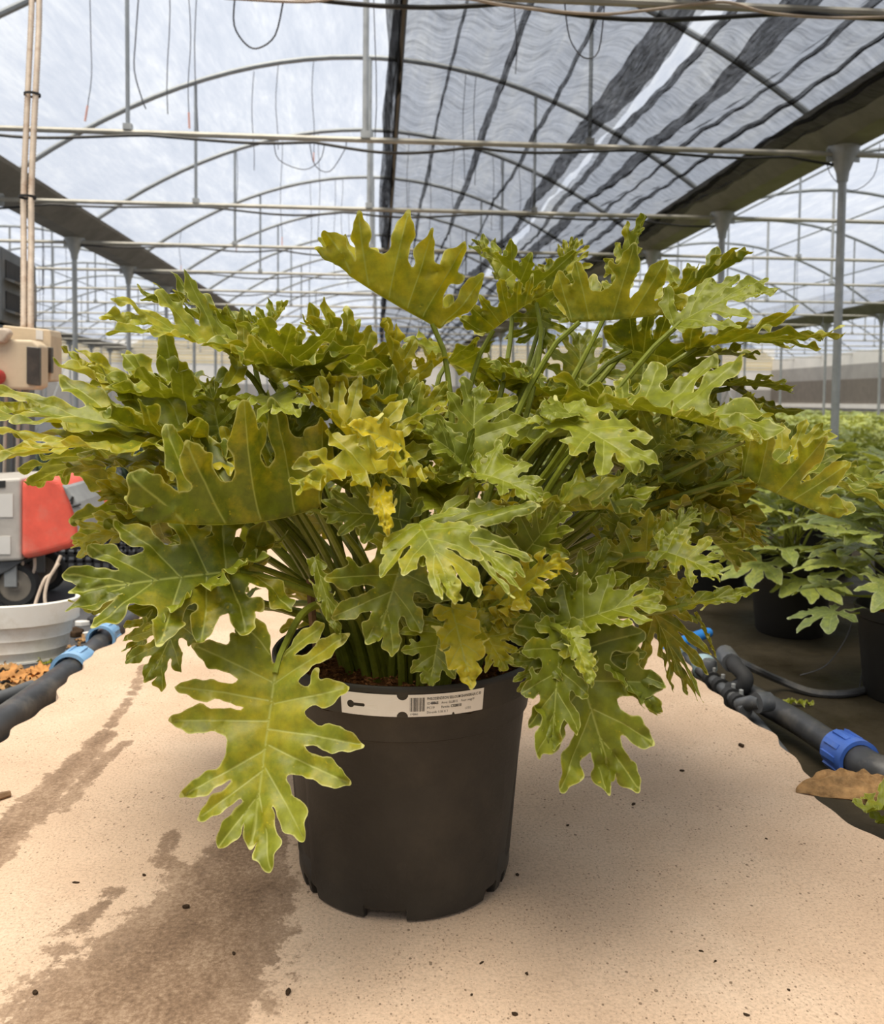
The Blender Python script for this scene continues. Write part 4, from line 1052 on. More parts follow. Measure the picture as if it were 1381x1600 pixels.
o = MB().tube(smooth_path(P2), 0.039, 16).build('pipe_elbow', 'pipe_black', smooth=True); tag(o, 'thick black pipe bend joined to the royal blue coupling', 'pipe')
o = MB().tube(smooth_path(along([(1164, 1112), (1184, 1134), (1214, 1170), (1238, 1202)], -0.085)), 0.018, 12).build('drain_pipe', 'fitting_grey', smooth=True)
tag(o, 'thin grey pipe lying against the path edge', 'pipe')
# manifold: pale valve bodies, clamps and elbows
mf = empty('valve_manifold', atZ(1110, 1050, -0.06)); tag(mf, 'row of grey valves and clamps with pale blue bodies beside the path', 'valve'); mo = mf.location
def loc_(p): return Vector(p) - mo
for (x, y), r_ in (((1072, 1020), 0.034), ((1100, 1042), 0.038)):
    c = loc_(atZ(x, y, -0.04)); MB().lathe([(0.004, -r_), (r_ * 0.7, -r_ * 0.75), (r_, -r_ * 0.1), (r_ * 0.92, r_ * 0.5), (r_ * 0.5, r_ * 0.9), (0.004, r_)], 18, c).build('valve_body', 'valve_pale', mf, True)
c = loc_(atZ(1108, 1040, -0.01)); MB().lathe([(0.017, -0.02), (0.02, -0.01), (0.02, 0.012), (0.016, 0.018), (0.004, 0.018)], 14, c).build('valve_cap', 'fitting_grey', mf, True)
pts = [loc_(atZ(x, y, -0.045)) for x, y in ((1050, 1005), (1085, 1040), (1120, 1068), (1150, 1095), (1165, 1112))]
MB().tube([tuple(p) for p in pts], 0.017, 12).build('manifold_pipe', 'fitting_grey', mf, True)
for x, y in ((1112, 1062), (1126, 1073), (1142, 1088), (1154, 1098)):
    c = loc_(atZ(x, y, -0.045)); d = (pts[3] - pts[2]).normalized()
    MB().tube([tuple(c - d * 0.012), tuple(c + d * 0.012)], 0.025, 12).build('clamp', 'rubber', mf, True)
    MB().lathe([(0.006, 0), (0.006, 0.012), (0.001, 0.014)], 8, c + Vector((0.006, 0, 0.022))).build('bolt', 'galv', mf, True)
MB().tube(smooth_path([tuple(loc_(atZ(1140, 1078, -0.04))), tuple(loc_(atZ(1160, 1072, -0.02))), tuple(loc_(atZ(1164, 1058, 0.005))), tuple(loc_(atZ(1150, 1042, 0.02))), tuple(loc_(atZ(1140, 1028, 0.02)))]), 0.021, 12).build('elbow', 'rubber', mf, True)
MB().tube([tuple(loc_(atZ(1143, 1036, 0.02))), tuple(loc_(atZ(1133, 1022, 0.02)))], 0.027, 12).build('elbow_nut', 'fitting_grey', mf, True)
MB().tube([tuple(loc_(atZ(1158, 1102, -0.04))), tuple(loc_(atZ(1180, 1097, -0.015))), tuple(loc_(atZ(1190, 1098, -0.01)))], 0.019, 12).build('branch', 'fitting_grey', mf, True)
MB().tube([tuple(loc_(atZ(1182, 1098, -0.01))), tuple(loc_(atZ(1203, 1096, -0.01)))], [0.026, 0.024], 12).build('end_cap', 'fitting_grey', mf, True)
o = MB().tube(smooth_path([tuple(atZ(1148, 1030, 0.0)), tuple(atZ(1180, 1046, -0.03)), tuple(atZ(1220, 1064, -0.09)), tuple(atZ(1270, 1082, -0.108)), tuple(atZ(1320, 1084, -0.108)), tuple(atZ(1366, 1075, -0.108)), tuple(atZ(1430, 1064, -0.108))]), 0.0115, 8).build('irrigation_hose', 'pipe_black', smooth=True)
tag(o, 'thin black hose curving from the valves towards the pots', 'hose')
o = MB().tube(smooth_path([tuple(atZ(1040, 1016, 0.0)), tuple(atZ(1068, 1002, 0.01)), tuple(atZ(1108, 988, 0.02))]), [0.017] * 10 + [0.015], 10).build('hose_end', 'bright_blue', smooth=True)
tag(o, 'bright blue hose piece behind the pale valves', 'hose')
for a in (((1250, 1055), (1290, 1040), (1320, 1000), (1335, 960)), ((1340, 1092), (1345, 1060), (1352, 1030), (1360, 1000))):
    o = MB().tube(smooth_path([tuple(atY(x, y, 2.55)) for x, y in a]), 0.0016, 5).build('drip_tube', 'wire', smooth=True)
    tag(o, 'very thin drip tube reaching up into a leafy pot', 'tube', 'drip tubes')
# fallen leaves
def fallen(c, tipdir, L_, sh, mat, label, seed, tilt=0.0, n=(0, 0, 1), group=None, **kw):
    S = SH[sh]; A = dict(fold=20, curl=20, ruf=0.05, lift=0.2); A.update(kw)
    d = Vector(tipdir).normalized(); M, _ = frame(Vector((0, 0, 0)), d, n)
    Pm = (deform(S, seed, **A) * L_) @ M; Pm[:, 2] -= Pm[:, 2].min()
    o = bpy.data.objects.new('fallen_leaf', leaf_mesh(S, Pm, 'fallen_leaf', mat)); COL.objects.link(o); o.location = c
    o.color = (0.6, 0.2, 0.3, 1); tag(o, label, 'leaf', group); return o
# the dry leaf draped over the path edge
cv = MB(); A_, B_ = atZ(1243, 1238, 0.002), atZ(1420, 1262, 0.002); ax = (B_ - A_); Ln = ax.length; ax.normalize(); sd = Vector((-ax.y, ax.x, 0))
nu, nv = 60, 16
for i in range(nu + 1):
    u = i / nu; wd = 0.095 * math.sin(min(1, u * 2.2) * PI / 2) ** 0.8 * (1 - 0.45 * max(0, u - 0.6))
    for j in range(nv + 1):
        v = j / nv; z = 0.002 + 0.024 * math.sin(v * PI * 0.62) * math.sin(min(1, u * 2 + .15) * PI / 2) + 0.006 * math.sin(v * 22 + u * 7 + 1.4 * math.sin(u * 9)) * min(1, u * 4) + 0.003 * math.sin(u * 31 + v * 7) * v
        p = A_ + ax * (Ln * u) + sd * (wd * (v - 0.12) * (1 + 0.30 * (abs((u * 9) % 1 - 0.5) - 0.25) * max(0, v - 0.35) * 1.5))
        cv.v.append((p.x, p.y, max(z, 0.002)))
cv.f = [(i * (nv + 1) + j, (i + 1) * (nv + 1) + j, (i + 1) * (nv + 1) + j + 1, i * (nv + 1) + j + 1) for i in range(nu) for j in range(nv)]
o = cv.build('fallen_leaf', 'dry_leaf', smooth=True); tag(o, 'curled dry brown leaf lying on the path edge near the blue coupling', 'leaf')
for k, ((x, y), dd) in enumerate((((1352, 1272), (1, 0.1, 0)), ((1372, 1290), (1, -0.3, 0.0)))):
    fallen(atZ(x, y, -0.02 if k else 0.002), dd, 0.11, 5, 'leaf', ('fallen green leaf half under the dry brown leaf', 'lower fallen green leaf on the ground below the dry one')[k], 60 + k, curl=10, ruf=.02)
fallen(atZ(1205, 1103, GZ), (1, -0.1, 0), 0.12, 7, 'leaf', 'narrow yellow green leaf blade on the wet ground by the pipe', 63, width=.35)

# ---- variegated aralias in black pots
AR = [palmate(21), palmate(22, 8), palmate(23, 7)]; ARL = [palmate(31, 7, 0.22), palmate(32, 8, 0.22)]
AM = []
for k in range(6):
    S = AR[k % 3]; Pm = deform(S, 500 + k, fold=8, curl=22 + 6 * k, ruf=0.012, lift=0.10, cup=-14); AM.append(leaf_mesh(S, Pm, 'leaf', 'aralia'))
def aralia_leaf_poses(rr, nleaf, hh, spread):
    out = []
    for i in range(nleaf):
        a = i * 2.399 + rr.uniform(-.3, .3); q = (i + 0.5) / nleaf
        el = 1.25 - 1.35 * q                        # first leaves upright, last hang low
        r_ = spread * (0.30 + 0.70 * q) * rr.uniform(.8, 1.1)
        J = Vector((r_ * math.cos(a), r_ * math.sin(a), hh * (1.0 - 0.60 * q ** 1.3) * rr.uniform(.92, 1.05)))
        d = Vector((math.cos(a + rr.uniform(-.4, .4)), math.sin(a + rr.uniform(-.4, .4)), 0.25 - 0.75 * q)).normalized()
        n = Vector((0.35 * math.cos(a), 0.35 * math.sin(a), 1.0))
        out.append((J, d, n, q))
    return out
def aralia(c, rz, seed, label, hh=0.56, spread=0.27, nleaf=28, ls=0.165):
    rr = random.Random(seed); e = empty('potted_aralia', c, rz); tag(e, label, 'potted plant')
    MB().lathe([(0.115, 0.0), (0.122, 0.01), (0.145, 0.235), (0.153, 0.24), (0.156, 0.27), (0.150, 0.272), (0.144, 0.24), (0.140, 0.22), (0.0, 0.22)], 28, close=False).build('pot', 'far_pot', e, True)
    MB().lathe([(0.0, 0.232), (0.08, 0.236), (0.142, 0.228)], 20, close=False).build('potting_soil', 'coir', e, True)
    st = MB()
    for i, (J, d, n, q) in enumerate(aralia_leaf_poses(rr, nleaf, hh, spread)):
        M, _ = frame(J, J + d, n); sc = ls * rr.uniform(.8, 1.2)
        o = bpy.data.objects.new('leaf', AM[rr.randrange(6)]); COL.objects.link(o); o.parent = e
        Mx = Matrix(((M[0][0], M[1][0], M[2][0], 0), (M[0][1], M[1][1], M[2][1], 0), (M[0][2], M[1][2], M[2][2], 0), (0, 0, 0, 1)))
        o.matrix_local = Matrix.Translation(J) @ Mx @ Matrix.Diagonal((sc, sc, sc, 1))
        o.color = (min(1, max(0, rr.uniform(.25, .75))), rr.uniform(.0, .38), rr.random(), 1)
        b0 = Vector((rr.uniform(-.03, .03), rr.uniform(-.03, .03), 0.23))
        st.tube([tuple(p) for p in bez(b0, b0 + Vector((0, 0, 0.12)), J - Vector((d.x, d.y, 0)) * 0.06 - Vector((0, 0, .05)), J, 6)], [0.005] * 4 + [0.003] * 3, 5)
    s_ = st.build('stems', 'stalk', e, True); s_.color = (.4, .2, .5, 1)
    return e
near = [((1.56, 2.46), 1, 'variegated aralia in a black pot nearest the blue coupling', .64, .24), ((1.55, 3.20), 2, 'variegated aralia in a black pot behind the thin curving hose', .56, .24),
        ((1.55, 3.94), 3, 'variegated aralia in a black pot beyond the bright blue hose', .58, .24), ((2.27, 2.86), 4, 'tall pale variegated aralia in the second row of pots', .74, .25),
        ((2.27, 3.60), 5, 'bushy variegated aralia in the second row beyond the tall one', .66, .24), ((1.55, 4.68), 6, 'variegated aralia in the path-side row, fourth from the blue coupling', .60, .24),
        ((2.27, 4.34), 7, 'variegated aralia in the second row behind the bushy one', .66, .24), ((2.98, 4.00), 8, 'variegated aralia in the third row of pots, closest to the path', .70, .24),
        ((2.29, 2.12), 9, 'pale leaved aralia beside the pot nearest the blue coupling', .66, .24)]
for (x, y), sd, lb, hh, sp in near: aralia((x, y, GZ), sd * 1.3, sd + 40, lb, hh, sp)
def bush_mesh(seed, nleaf, hh, spread, ls):
    rr = random.Random(seed); Vs, Fs, ed, ve = [], [], [], []; b = 0
    for i, (J, d, n, q) in enumerate(aralia_leaf_poses(rr, nleaf, hh, spread)):
        S = ARL[i % 2]; Pm = deform(S, seed * 50 + i, fold=8, curl=25, ruf=0.01, lift=0.1); M, _ = frame(J, J + d, n)
        Pm = (Pm * ls * rr.uniform(.8, 1.2)) @ M + np.array(J); Vs += Pm.tolist(); Fs += [tuple(k + b for k in f) for f in S.f]; b += len(Pm); ed.append(S.edge); ve.append(S.vein)
    for a in (0, 2.1, 4.2):                 # stems down to the ground
        m_ = MB().tube([(0.05 * math.cos(a), 0.05 * math.sin(a), -0.01), (0.08 * math.cos(a), 0.08 * math.sin(a), hh * 0.6), (0.14 * math.cos(a), 0.14 * math.sin(a), hh)], 0.008, 5)
        Vs += [list(p) for p in m_.v]; Fs += [tuple(k + b for k in f) for f in m_.f]; b += len(m_.v); ed.append(np.zeros(len(m_.v))); ve.append(np.zeros(len(m_.v)))
    me = bpy.data.meshes.new('aralia_bush'); me.from_pydata(Vs, [], Fs); me.update()
    for nm, a in (('edge', np.concatenate(ed)), ('vein', np.concatenate(ve))):
        at = me.attributes.new(nm, 'FLOAT', 'POINT'); at.data.foreach_set('value', a.astype(np.float32))
    me.polygons.foreach_set('use_smooth', [True] * len(me.polygons)); me.materials.append(MATS['aralia']); return me
BM = [bush_mesh(k, 24, 0.60, 0.205, 0.13) for k in range(5)]
rr_ = random.Random(8); cnt = 0; rest = []
Y = 4.6
spots = []
while Y < 40:
    x = 1.55
    while x < min(20, 0.62 * Y + 1.2):
        if not any(abs(x - a) < .60 and abs(Y - b) < .62 for (a, b), *_ in near) and not (min(abs(x - XPR), abs(x - XPR - BAY)) < 0.42 and min(abs(Y - q) for q in TY) < 0.42): spots.append((x + rr_.uniform(-.05, .05), Y + rr_.uniform(-.05, .05)))
        x += 0.63
    Y += 0.65 if Y < 16 else 0.9
spots.sort(key=lambda p: p[1])
for i, (x, y) in enumerate(spots[:290]):
    o = bpy.data.objects.new('aralia_bush', BM[i % 5]); COL.objects.link(o); o.location = (x, y, GZ); o.rotation_euler = (0, 0, rr_.uniform(0, 6.28)); s_ = rr_.uniform(.9, 1.0); o.scale = (s_, s_, s_)
    o.color = (rr_.uniform(.45, .7), rr_.uniform(.10, .35), rr_.random(), 1); tag(o, 'leafy green aralia in the field of pots beyond the first rows', 'plant', 'aralias in the field of pots')
mb = MB(); rs = np.random.RandomState(4)
for x, y in spots[290:]:
    for k in range(9):
        a = rs.rand() * 6.28; q = 0.3 * math.sqrt(rs.rand()); c = Vector((x + q * math.cos(a), y + q * math.sin(a), GZ + 0.36 + 0.22 * rs.rand()))
        t = Vector((math.cos(a), math.sin(a), rs.uniform(-.3, .3))) * 0.15; s = Vector((-t.y, t.x, rs.uniform(-.04, .04)))
        mb.add([c, c + t * .6 + s * .7, c + t * 1.3, c + t * .6 - s * .7], [(0, 1, 2, 3)])
o = mb.build('aralia_foliage', 'aralia'); o.color = (.5, .2, .5, 1); tag(o, 'distant green foliage of the aralia field', 'foliage', kind='stuff')

# ================================================================== BESIDE THE PATH, PANEL SIDE
PL = along([(-60, 1180), (0, 1132), (55, 1092), (110, 1050)], -0.06)
o = MB().tube(smooth_path(PL), 0.040, 16).build('water_pipe', 'pipe_black', smooth=True); tag(o, 'thick black water pipe in front of the white basin', 'pipe')
dL = Vector(PL[-1]) - Vector(PL[-2]); coupling('pipe_coupling', atZ(118, 1043, -0.06), -dL, 0.054, 0.10, 'pipe_skyblue', 'sky blue ribbed coupling on the pipe by the white basin', 'coupling')
o = MB().tube(smooth_path(along([(112, 1046), (150, 1012), (172, 990), (215, 962)], -0.075)), 0.034, 12).build('water_pipe', 'pipe_black', smooth=True); tag(o, 'dark pipe continuing beyond the sky blue coupling along the path', 'pipe')
coupling('pipe_coupling', atZ(163, 996, -0.06), -dL, 0.046, 0.07, 'pipe_skyblue', 'second sky blue coupling half hidden by drooping leaves', 'coupling')
o = MB().tube(smooth_path(along([(-20, 1095), (15, 1085), (50, 1072)], GZ + 0.02)), 0.018, 10).build('corrugated_hose', 'machine_dark', smooth=True); tag(o, 'short dark corrugated hose among the dry leaves', 'hose')
for k, ((x, y), dd, L_, m_) in enumerate((((20, 1062), (1, .3, 0), .15, 'dry_leaf_orange'), ((-6, 1078), (1, .1, 0), .15, 'dry_leaf'), ((48, 1066), (.3, 1, .2), .10, 'dry_leaf_orange'), ((30, 1050), (-1, .2, 0), .12, 'dry_leaf'), ((2, 1066), (1, -.1, 0), .12, 'dry_leaf_orange'))):
    fallen(atZ(x, y, GZ), dd, L_, (5, 7, 5, 7, 3)[k], m_, 'dry fallen leaf on the ground in front of the white basin', 80 + k, curl=24, ruf=.03, lift=.1, fold=10, group='dry leaves by the white basin')
for k, (x, y) in enumerate(((128, 1014), (138, 1004), (122, 1022))):
    fallen(atZ(x, y, GZ), (-1, .5 * k - .2, .0), .055, 5, 'dry_leaf', 'small dry brown leaf between the white basin and the pipe', 90 + k, curl=24, ruf=.03, group='dry leaves by the pipe')
fallen(atZ(72, 1040, GZ), (.2, -1, 0.3), .06, 5, 'leaf', 'small green weed at the foot of the white basin', 95, curl=30)
# litter by the path
for k, ((x, y), sz, m_) in enumerate((((128, 978), .03, 'sticker'), ((160, 965), .035, 'sticker'), ((145, 972), .04, 'rubber'), ((178, 955), .03, 'sticker'), ((135, 996), .02, 'sticker'), ((118, 992), .05, 'crumb'))):
    rr = random.Random(k); poly = [(sz * rr.uniform(.6, 1.1) * math.cos(a), sz * .55 * rr.uniform(.6, 1.1) * math.sin(a)) for a in np.linspace(0, 5.6, 8)]
    o = MB().prism(poly, 0.02, Matrix.Translation((0, 0, 0.01)) @ Matrix.Rotation(k, 4, 'Z')).build('litter_scrap', m_, loc=atZ(x, y, GZ), bevel=0.004)
    tag(o, 'pale scrap of litter beside the pipe' if m_ == 'sticker' else ('black rubber scrap beside the pipe' if m_ == 'rubber' else 'clod of brown soil beside the white basin'), 'litter', 'litter scraps' if m_ == 'sticker' else None)

# ---- half-round white basin
bc = atZ(-30, 985, GZ); bc = Vector((-1.235, 2.98, GZ)); bas = empty('plastic_basin', bc); tag(bas, 'white half round plastic basin with a thick rim behind the dry leaves', 'basin')
def half(prof, name, mat, a0=-200, a1=20, n=44):
    m = MB(); k = len(prof)
    for i in range(n + 1):
        a = R(a0 + (a1 - a0) * i / n)
        for r_, z in prof: m.v.append((r_ * math.cos(a), r_ * 0.62 * math.sin(a), z))
    m.f = [(i * k + j, (i + 1) * k + j, (i + 1) * k + (j + 1) % k, i * k + (j + 1) % k) for i in range(n) for j in range(k)] + [tuple(range(k - 1, -1, -1)), tuple(n * k + j for j in range(k))]
    return m.build(name, mat, bas, True)
half([(0.195, 0.0), (0.208, 0.035), (0.213, 0.04), (0.211, 0.048), (0.217, 0.075), (0.222, 0.08), (0.220, 0.088), (0.224, 0.10), (0.228, 0.135), (0.220, 0.135), (0.205, 0.04), (0.190, 0.004)], 'shell', 'cream_plastic')
half([(0.226, 0.128), (0.246, 0.128), (0.250, 0.196), (0.244, 0.200), (0.236, 0.196), (0.228, 0.14)], 'rim', 'cream_plastic')
half([(0.0, 0.002), (0.0, 0.008), (0.205, 0.008), (0.205, 0.002)], 'floor_plate', 'cream_plastic', -200, 20)
MB().box((-0.05, -0.148, 0.112), (0.035, 0.012, 0.016)).build('slot', 'rubber', bas)

# ---- red and grey wheeled machine
MY = 3.62; mc = atZ(-20, 948, GZ); mc = Vector((mc.x, MY + 0.2, GZ)); mach = empty('wheeled_machine', mc); tag(mach, 'red and grey wheeled cleaning machine behind the white basin', 'machine')
def pxprism(pix, Yf, depth, name, mat, parent, org, bevel=0.01, seg=3):
    W_ = [atY(x, y, Yf) for x, y in pix]; m = MB(); n = len(W_)
    m.v = [tuple(Vector((p.x, Yf, p.z)) - org) for p in W_] + [tuple(Vector((p.x, Yf + depth, p.z)) - org) for p in W_]
    m.f = [tuple(range(n)), tuple(range(2 * n - 1, n - 1, -1))] + [(i, n + i, n + (i + 1) % n, (i + 1) % n) for i in range(n)]
    o = m.build(name, mat, parent, bevel=bevel, seg=seg); return o
pxprism([(-75, 752), (33, 747), (33, 876), (-75, 882)], MY, 0.40, 'body', 'machine_grey', mach, mc, 0.012)
pxprism([(31, 750), (52, 742), (76, 741), (94, 747), (106, 762), (116, 788), (124, 820), (127, 842), (112, 856), (62, 870), (31, 876)], MY - 0.02, 0.44, 'red_cover', 'machine_red', mach, mc, 0.03, 5)
vp_ = pxprism([(95, 757), (105, 762), (122, 785), (133, 812), (138, 838), (134, 846), (122, 848), (119, 815), (108, 784)], MY - 0.045, 0.30, 'vent_panel', 'machine_mid', mach, mc, 0.008)
for a, b in (((110, 783), (114, 776)), ((113, 792), (126, 788)), ((117, 804), (130, 800)), ((113, 778), (112, 788))):
    p, q = atY(a[0], a[1], MY - 0.048) - mc, atY(b[0], b[1], MY - 0.048) - mc
    MB().tube([tuple(p), tuple(q)], 0.0045, 6).build('slot', 'rubber', vp_)
pxprism([(-75, 880), (36, 876), (14, 892), (0, 898), (-75, 900)], MY + 0.02, 0.34, 'chassis', 'machine_dark', mach, mc, 0.006)
for (x0, y0, x1, y1) in ((-8, 772, 20, 808), (-4, 838, 16, 866)):
    pxprism([(x0, y0), (x1, y0), (x1, y1), (x0, y1)], MY - 0.003, 0.004, 'sticker', 'sticker', mach, mc, 0)
pxprism([(-20, 752), (8, 751), (8, 762), (-20, 763)], MY - 0.004, 0.01, 'handle_slot', 'rubber', mach, mc, 0.002)
wr_ = 0.092
for px_, dy in ((16, 0.06), (16, 0.36), (-150, 0.06), (-150, 0.36)):
    c = atY(px_, 900, MY); c = Vector((c.x, MY + dy, GZ + wr_)) - mc
    wv = MB().lathe([(wr_ * 0.70, -0.018), (wr_ * 0.92, -0.020), (wr_, -0.010), (wr_, 0.010), (wr_ * 0.92, 0.020), (wr_ * 0.70, 0.018)], 28, c, 'Y', False).build('wheel', 'rubber', mach, True)
    MB().lathe([(0.004, -0.014), (wr_ * 0.2, -0.018), (wr_ * 0.35, -0.010), (wr_ * 0.72, -0.012), (wr_ * 0.72, 0.012), (0.004, 0.012)], 24, c, 'Y', False).build('hub', 'wheel_hub', wv, True)
    MB().box((c.x - 0.012, c.y - 0.026, c.z + 0.055), (0.05, 0.012, 0.12)).build('fork', 'machine_mid', mach, bevel=0.004)
for k, pix in enumerate((((95, 868), (82, 895), (70, 905), (58, 935), (52, 957)), ((92, 880), (76, 905), (70, 935), (76, 962)), ((34, 872), (38, 892), (48, 900), (54, 888), (54, 872)))):
    o = MB().tube(smooth_path([tuple(atY(x, y, MY - 0.10 - 0.035 * k - 0.12 * i / 4 if k < 2 else MY + 0.05)) for i, (x, y) in enumerate(pix)]), 0.0065, 8).build('power_cable', 'cable_beige', smooth=True)
    tag(o, ('beige cable running from the machine into the white basin', 'second beige cable hanging into the white basin', 'beige cable looped under the red machine cover')[k], 'cable')
# ---- lattice crate
cr = empty('plastic_crate', (-1.44, 4.25, GZ)); tag(cr, 'dark lattice plastic crate behind the red machine', 'crate')
for sy in (0.0, 0.36):
    for k in range(16): MB().box((-0.30 + 0.04 * k, sy, 0.12), (0.012, 0.012, 0.24)).build('upright_bar', 'crate', cr)
    for k in range(7): MB().box((0, sy, 0.008 + 0.038 * k), (0.61, 0.012, 0.012)).build('rail', 'crate', cr)
for sx in (-0.30, 0.30):
    for k in range(7): MB().box((sx, 0.18, 0.008 + 0.038 * k), (0.012, 0.36, 0.012)).build('rail', 'crate', cr)
MB().box((0, 0.18, 0.004), (0.6, 0.36, 0.008)).build('base', 'crate', cr)

# ---- grey cabinet with electrical boxes and conduits
EY = 4.35
cab = empty('heater_cabinet', (-1.95, EY + 0.32, GZ)); tag(cab, 'dark grey louvred metal cabinet behind the electrical boxes', 'cabinet'); co = cab.location
rot = Matrix.Rotation(R(7), 3, 'Z')
cw, cd = 0.42, 0.62
bx = MB().box((-0.10, 0, 0.60), (cw, cd, 1.20), rot).build('housing', 'panel_grey', cab, bevel=0.008)
MB().box((-0.10, 0, 1.39), (cw + 0.02, cd + 0.02, 0.36), rot).build('vent_box', 'panel_grey', cab, bevel=0.01)
for k in range(2):
    z = 1.47 - 0.15 * k
    MB().box(Vector((-0.10, 0, z)) + rot @ Vector((cw / 2 + 0.008, -0.08, 0)), (0.012, 0.36, 0.085), rot).build('louvre_opening', 'rubber', cab)
    MB().box(Vector((-0.10, 0, z - 0.055)) + rot @ Vector((cw / 2 + 0.03, -0.08, 0)), (0.05, 0.38, 0.012), rot @ Matrix.Rotation(R(18), 3, 'Y')).build('louvre_blade', 'panel_grey', cab)
MB().box(Vector((-0.10, 0, 1.36)) + rot @ Vector((cw / 2 + 0.02, 0.22, 0)), (0.02, 0.055, 0.20), rot).build('terminal_cover', 'conduit_grey', cab, bevel=0.003)
eb = empty('electrical_box', atY(20, 606, 4.02)); tag(eb, 'beige electrical box with a dark window and red plug', 'electrical box'); eo = eb.location
pxprism([(-60, 528), (50, 531), (62, 540), (62, 604), (52, 609), (-60, 607)], 4.02, 0.11, 'case', 'panel_beige', eb, eo, 0.012)
pxprism([(41, 541), (61, 543), (61, 603), (41, 600)], 4.005, 0.03, 'window', 'panel_window', eb, eo, 0.004)
pxprism([(-30, 536), (6, 536), (16, 520), (10, 512), (-30, 512)], 3.99, 0.05, 'cable_gland', 'conduit', eb, eo, 0.012)
MB().lathe([(0.0, -0.07), (0.03, -0.07), (0.034, -0.05), (0.034, 0.0), (0.0, 0.0)], 16, Vector(atY(-3, 589, 4.01)) - eo, 'Y', False).build('red_plug', 'plug_red', eb, True)
eb2 = empty('electrical_box', atY(45, 595, 4.16)); tag(eb2, 'beige box with a dark display mounted behind the other electrical box', 'electrical box'); eo2 = eb2.location
pxprism([(4, 508), (78, 515), (80, 525), (80, 595), (4, 600)], 4.16, 0.14, 'case', 'panel_beige', eb2, eo2, 0.006)
pxprism([(62, 541), (80, 543), (80, 583), (62, 581)], 4.145, 0.03, 'display', 'panel_window', eb2, eo2, 0.003)
pxprism([(56, 515), (67, 517), (67, 531), (56, 530)], 4.157, 0.004, 'sticker', 'sticker', eb2, eo2, 0)
def corrugated(pix, Y0, Y1, r_, mat, label, grp=None):
    n = len(pix); pts = [atY(x, y, Y0 + (Y1 - Y0) * i / (n - 1)) for i, (x, y) in enumerate(pix)]
    pts = [Vector(p) for p in crom([tuple(p) for p in pts], 8)]; fine = []
    for a, b in zip(pts[:-1], pts[1:]):
        k = max(2, int((b - a).length / 0.008)); fine += [a.lerp(b, j / k) for j in range(k)]
    o = MB().tube([tuple(p) for p in fine], [r_ * (1.0 if (i // 1) % 2 else 0.86) for i in range(len(fine))], 10).build('conduit', mat, smooth=False)
    o.data.polygons.foreach_set('use_smooth', [True] * len(o.data.polygons)); tag(o, label, 'conduit', grp); return o
ca = corrugated([(50, -45), (49, 20), (45, 110), (41, 200), (37, 300), (37, 380), (37, 440), (37, 516)], 4.85, 4.23, 0.0150, 'conduit', 'beige corrugated conduit rising to the roof, slightly the straighter one')
cb_ = corrugated([(61, -45), (61, 30), (58, 100), (53, 200), (49, 300), (49, 380), (48, 440), (48, 518)], 4.85, 4.23, 0.0155, 'conduit', 'beige corrugated conduit bowing out from its twin below the roof')
for pix in ((50.5, 148), (43, 308)):
    p = atY(pix[0], pix[1], 4.64 if pix[1] < 200 else 4.44); o = MB().lathe([(0.036, -0.006), (0.040, -0.006), (0.040, 0.006), (0.036, 0.006)], 14, p, 'Z', False).build('cable_tie', 'rubber'); tag(o, 'black cable tie strapped round the two beige conduits', 'cable tie', 'cable ties on the conduits')
corrugated([(41, 610), (40, 650), (40, 690), (42, 760)], 4.12, 4.15, 0.017, 'conduit_grey', 'grey corrugated conduit leaving the boxes downwards')
for k, x in enumerate((10, 22, 30)):
    o = MB().tube([tuple(atY(x, 606, 4.10)), tuple(atY(x - 2, 680, 4.12)), tuple(atY(x - 4, 780, 4.14))], 0.008, 8).build('power_cable', ('cable_beige', 'machine_dark', 'cable_beige')[k], smooth=True); tag(o, ('pale', 'dark', 'pale')[k] + ' cable dropping below the electrical boxes', 'cable', 'cables below the boxes')

# ---- strap-leaved plants on the panel side
def strap_mesh(seed, n=26, L_=0.55):
    rr = random.Random(seed); m = MB()
    for i in range(n):
        a = rr.uniform(0, 6.28); l = L_ * rr.uniform(.6, 1.1); el = rr.uniform(.95, 1.4); w_ = rr.uniform(.010, .018); c = Vector((rr.uniform(-.04, .04), rr.uniform(-.04, .04), 0)); b = len(m.v)
        for k in range(7):
            t = k / 6; r_ = l * t * math.cos(el) * (1 + .1 * t); z = l * (t * math.sin(el) - 0.55 * t * t * math.cos(el))
            p = c + Vector((r_ * math.cos(a), r_ * math.sin(a), max(z, 0.0))); s = Vector((-math.sin(a), math.cos(a), 0)) * w_ * (1 - t ** 2.2 * .95)
            m.v += [tuple(p + s), tuple(p - s)]
        m.f += [(b + 2 * k, b + 2 * k + 1, b + 2 * k + 3, b + 2 * k + 2) for k in range(6)]
    return m.mesh('strap_plant', 'strap_leaf', True)
SM = [strap_mesh(k) for k in range(4)]; k = 0; rr_ = random.Random(6)
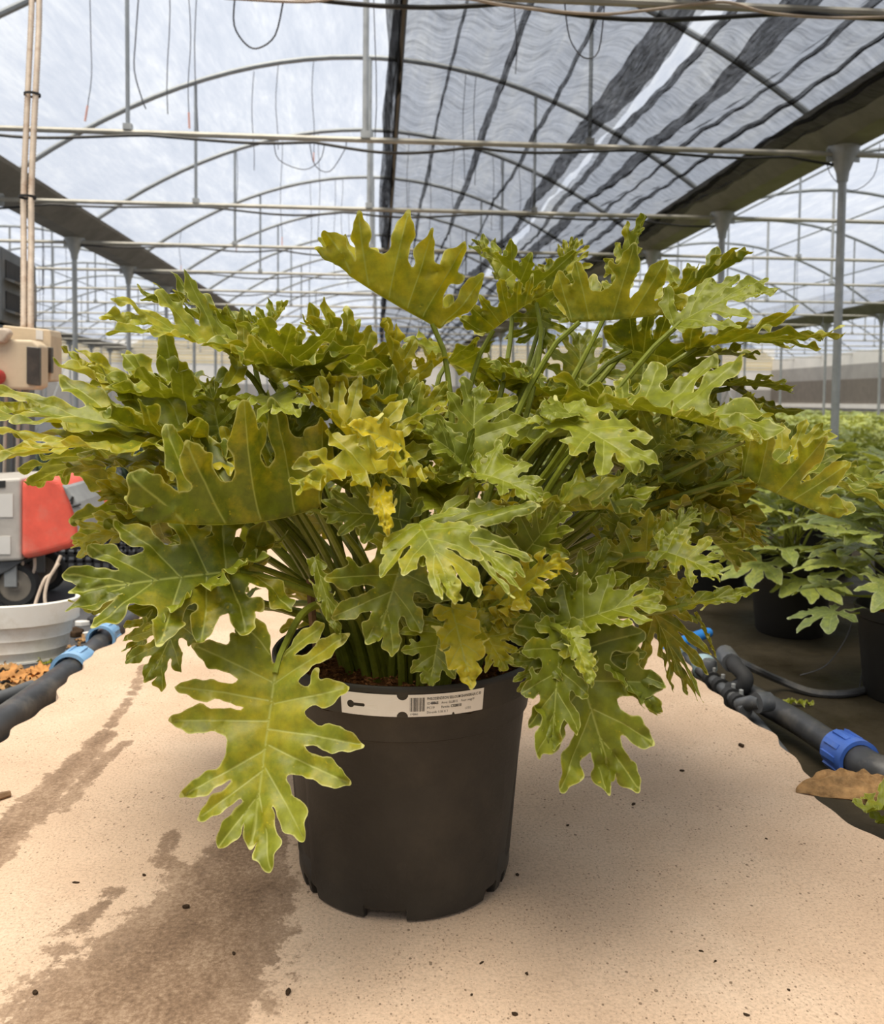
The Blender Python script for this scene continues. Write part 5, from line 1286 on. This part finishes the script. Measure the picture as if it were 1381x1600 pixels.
for Y in np.arange(4.9, 14, 0.70):
    x = -1.25 - 0.0 * Y
    while x > -0.46 * Y - 0.3:
        if not (abs(x + 1.98) < .60 and abs(Y - 4.6) < .95) and not (abs(x + 1.44) < .6 and Y < 5.0) and abs(x - XPL) > 0.42:
            o = bpy.data.objects.new('strap_plant', SM[k % 4]); COL.objects.link(o); o.location = (x + rr_.uniform(-.05, .05), Y + rr_.uniform(-.05, .05), GZ); o.rotation_euler = (0, 0, rr_.uniform(0, 6)); s_ = rr_.uniform(.9, 1.1); o.scale = (s_, s_, s_); k += 1
            tag(o, 'dark strap-leaved plant growing beyond the machine', 'plant', 'strap-leaved plants')
        x -= 0.64

# ================================================================== BITS ON THE PATH
for k, ((x, y), sz) in enumerate((((450, 1551), .011), ((55, 1552), .009), ((752, 1506), .007), ((823, 1522), .006), ((737, 1556), .006), ((804, 1586), .008), ((1166, 1587), .008), ((1096, 1488), .007), ((1118, 1503), .006), ((1197, 1311), .006), ((887, 1290), .006), ((365, 1491), .007), ((118, 1381), .010), ((1158, 1166), .016), ((990, 1258), .012), ((290, 1418), .012), ((1232, 1548), .006), ((1065, 1205), .010), ((225, 1368), .007), ((808, 1368), .008))):
    sz *= 0.62; rr = random.Random(300 + k); poly = [(sz * rr.uniform(.5, 1.1) * math.cos(a), sz * .6 * rr.uniform(.5, 1.1) * math.sin(a)) for a in np.linspace(0, 5.5, 7)]
    p = atZ(x, y, 0.0); o = MB().prism(poly, sz * .45, Matrix.Translation((0, 0, sz * .2)) @ Matrix.Rotation(rr.uniform(0, 3), 4, 'Z')).build('soil_crumb', 'crumb', loc=(p.x, p.y, 0.0)); tag(o, 'tiny dark crumb of soil on the pale path', 'crumb', 'soil crumbs on the path')
p0, p1 = atZ(-25, 1252, 0.006), atZ(16, 1240, 0.006)
o = MB().tube([tuple(p0), tuple(p0.lerp(p1, .5)), tuple(p1)], [0.007, 0.008, 0.006], 6).build('twig', 'stake_wood'); tag(o, 'short dark stick lying across the brown streak on the path', 'stick')
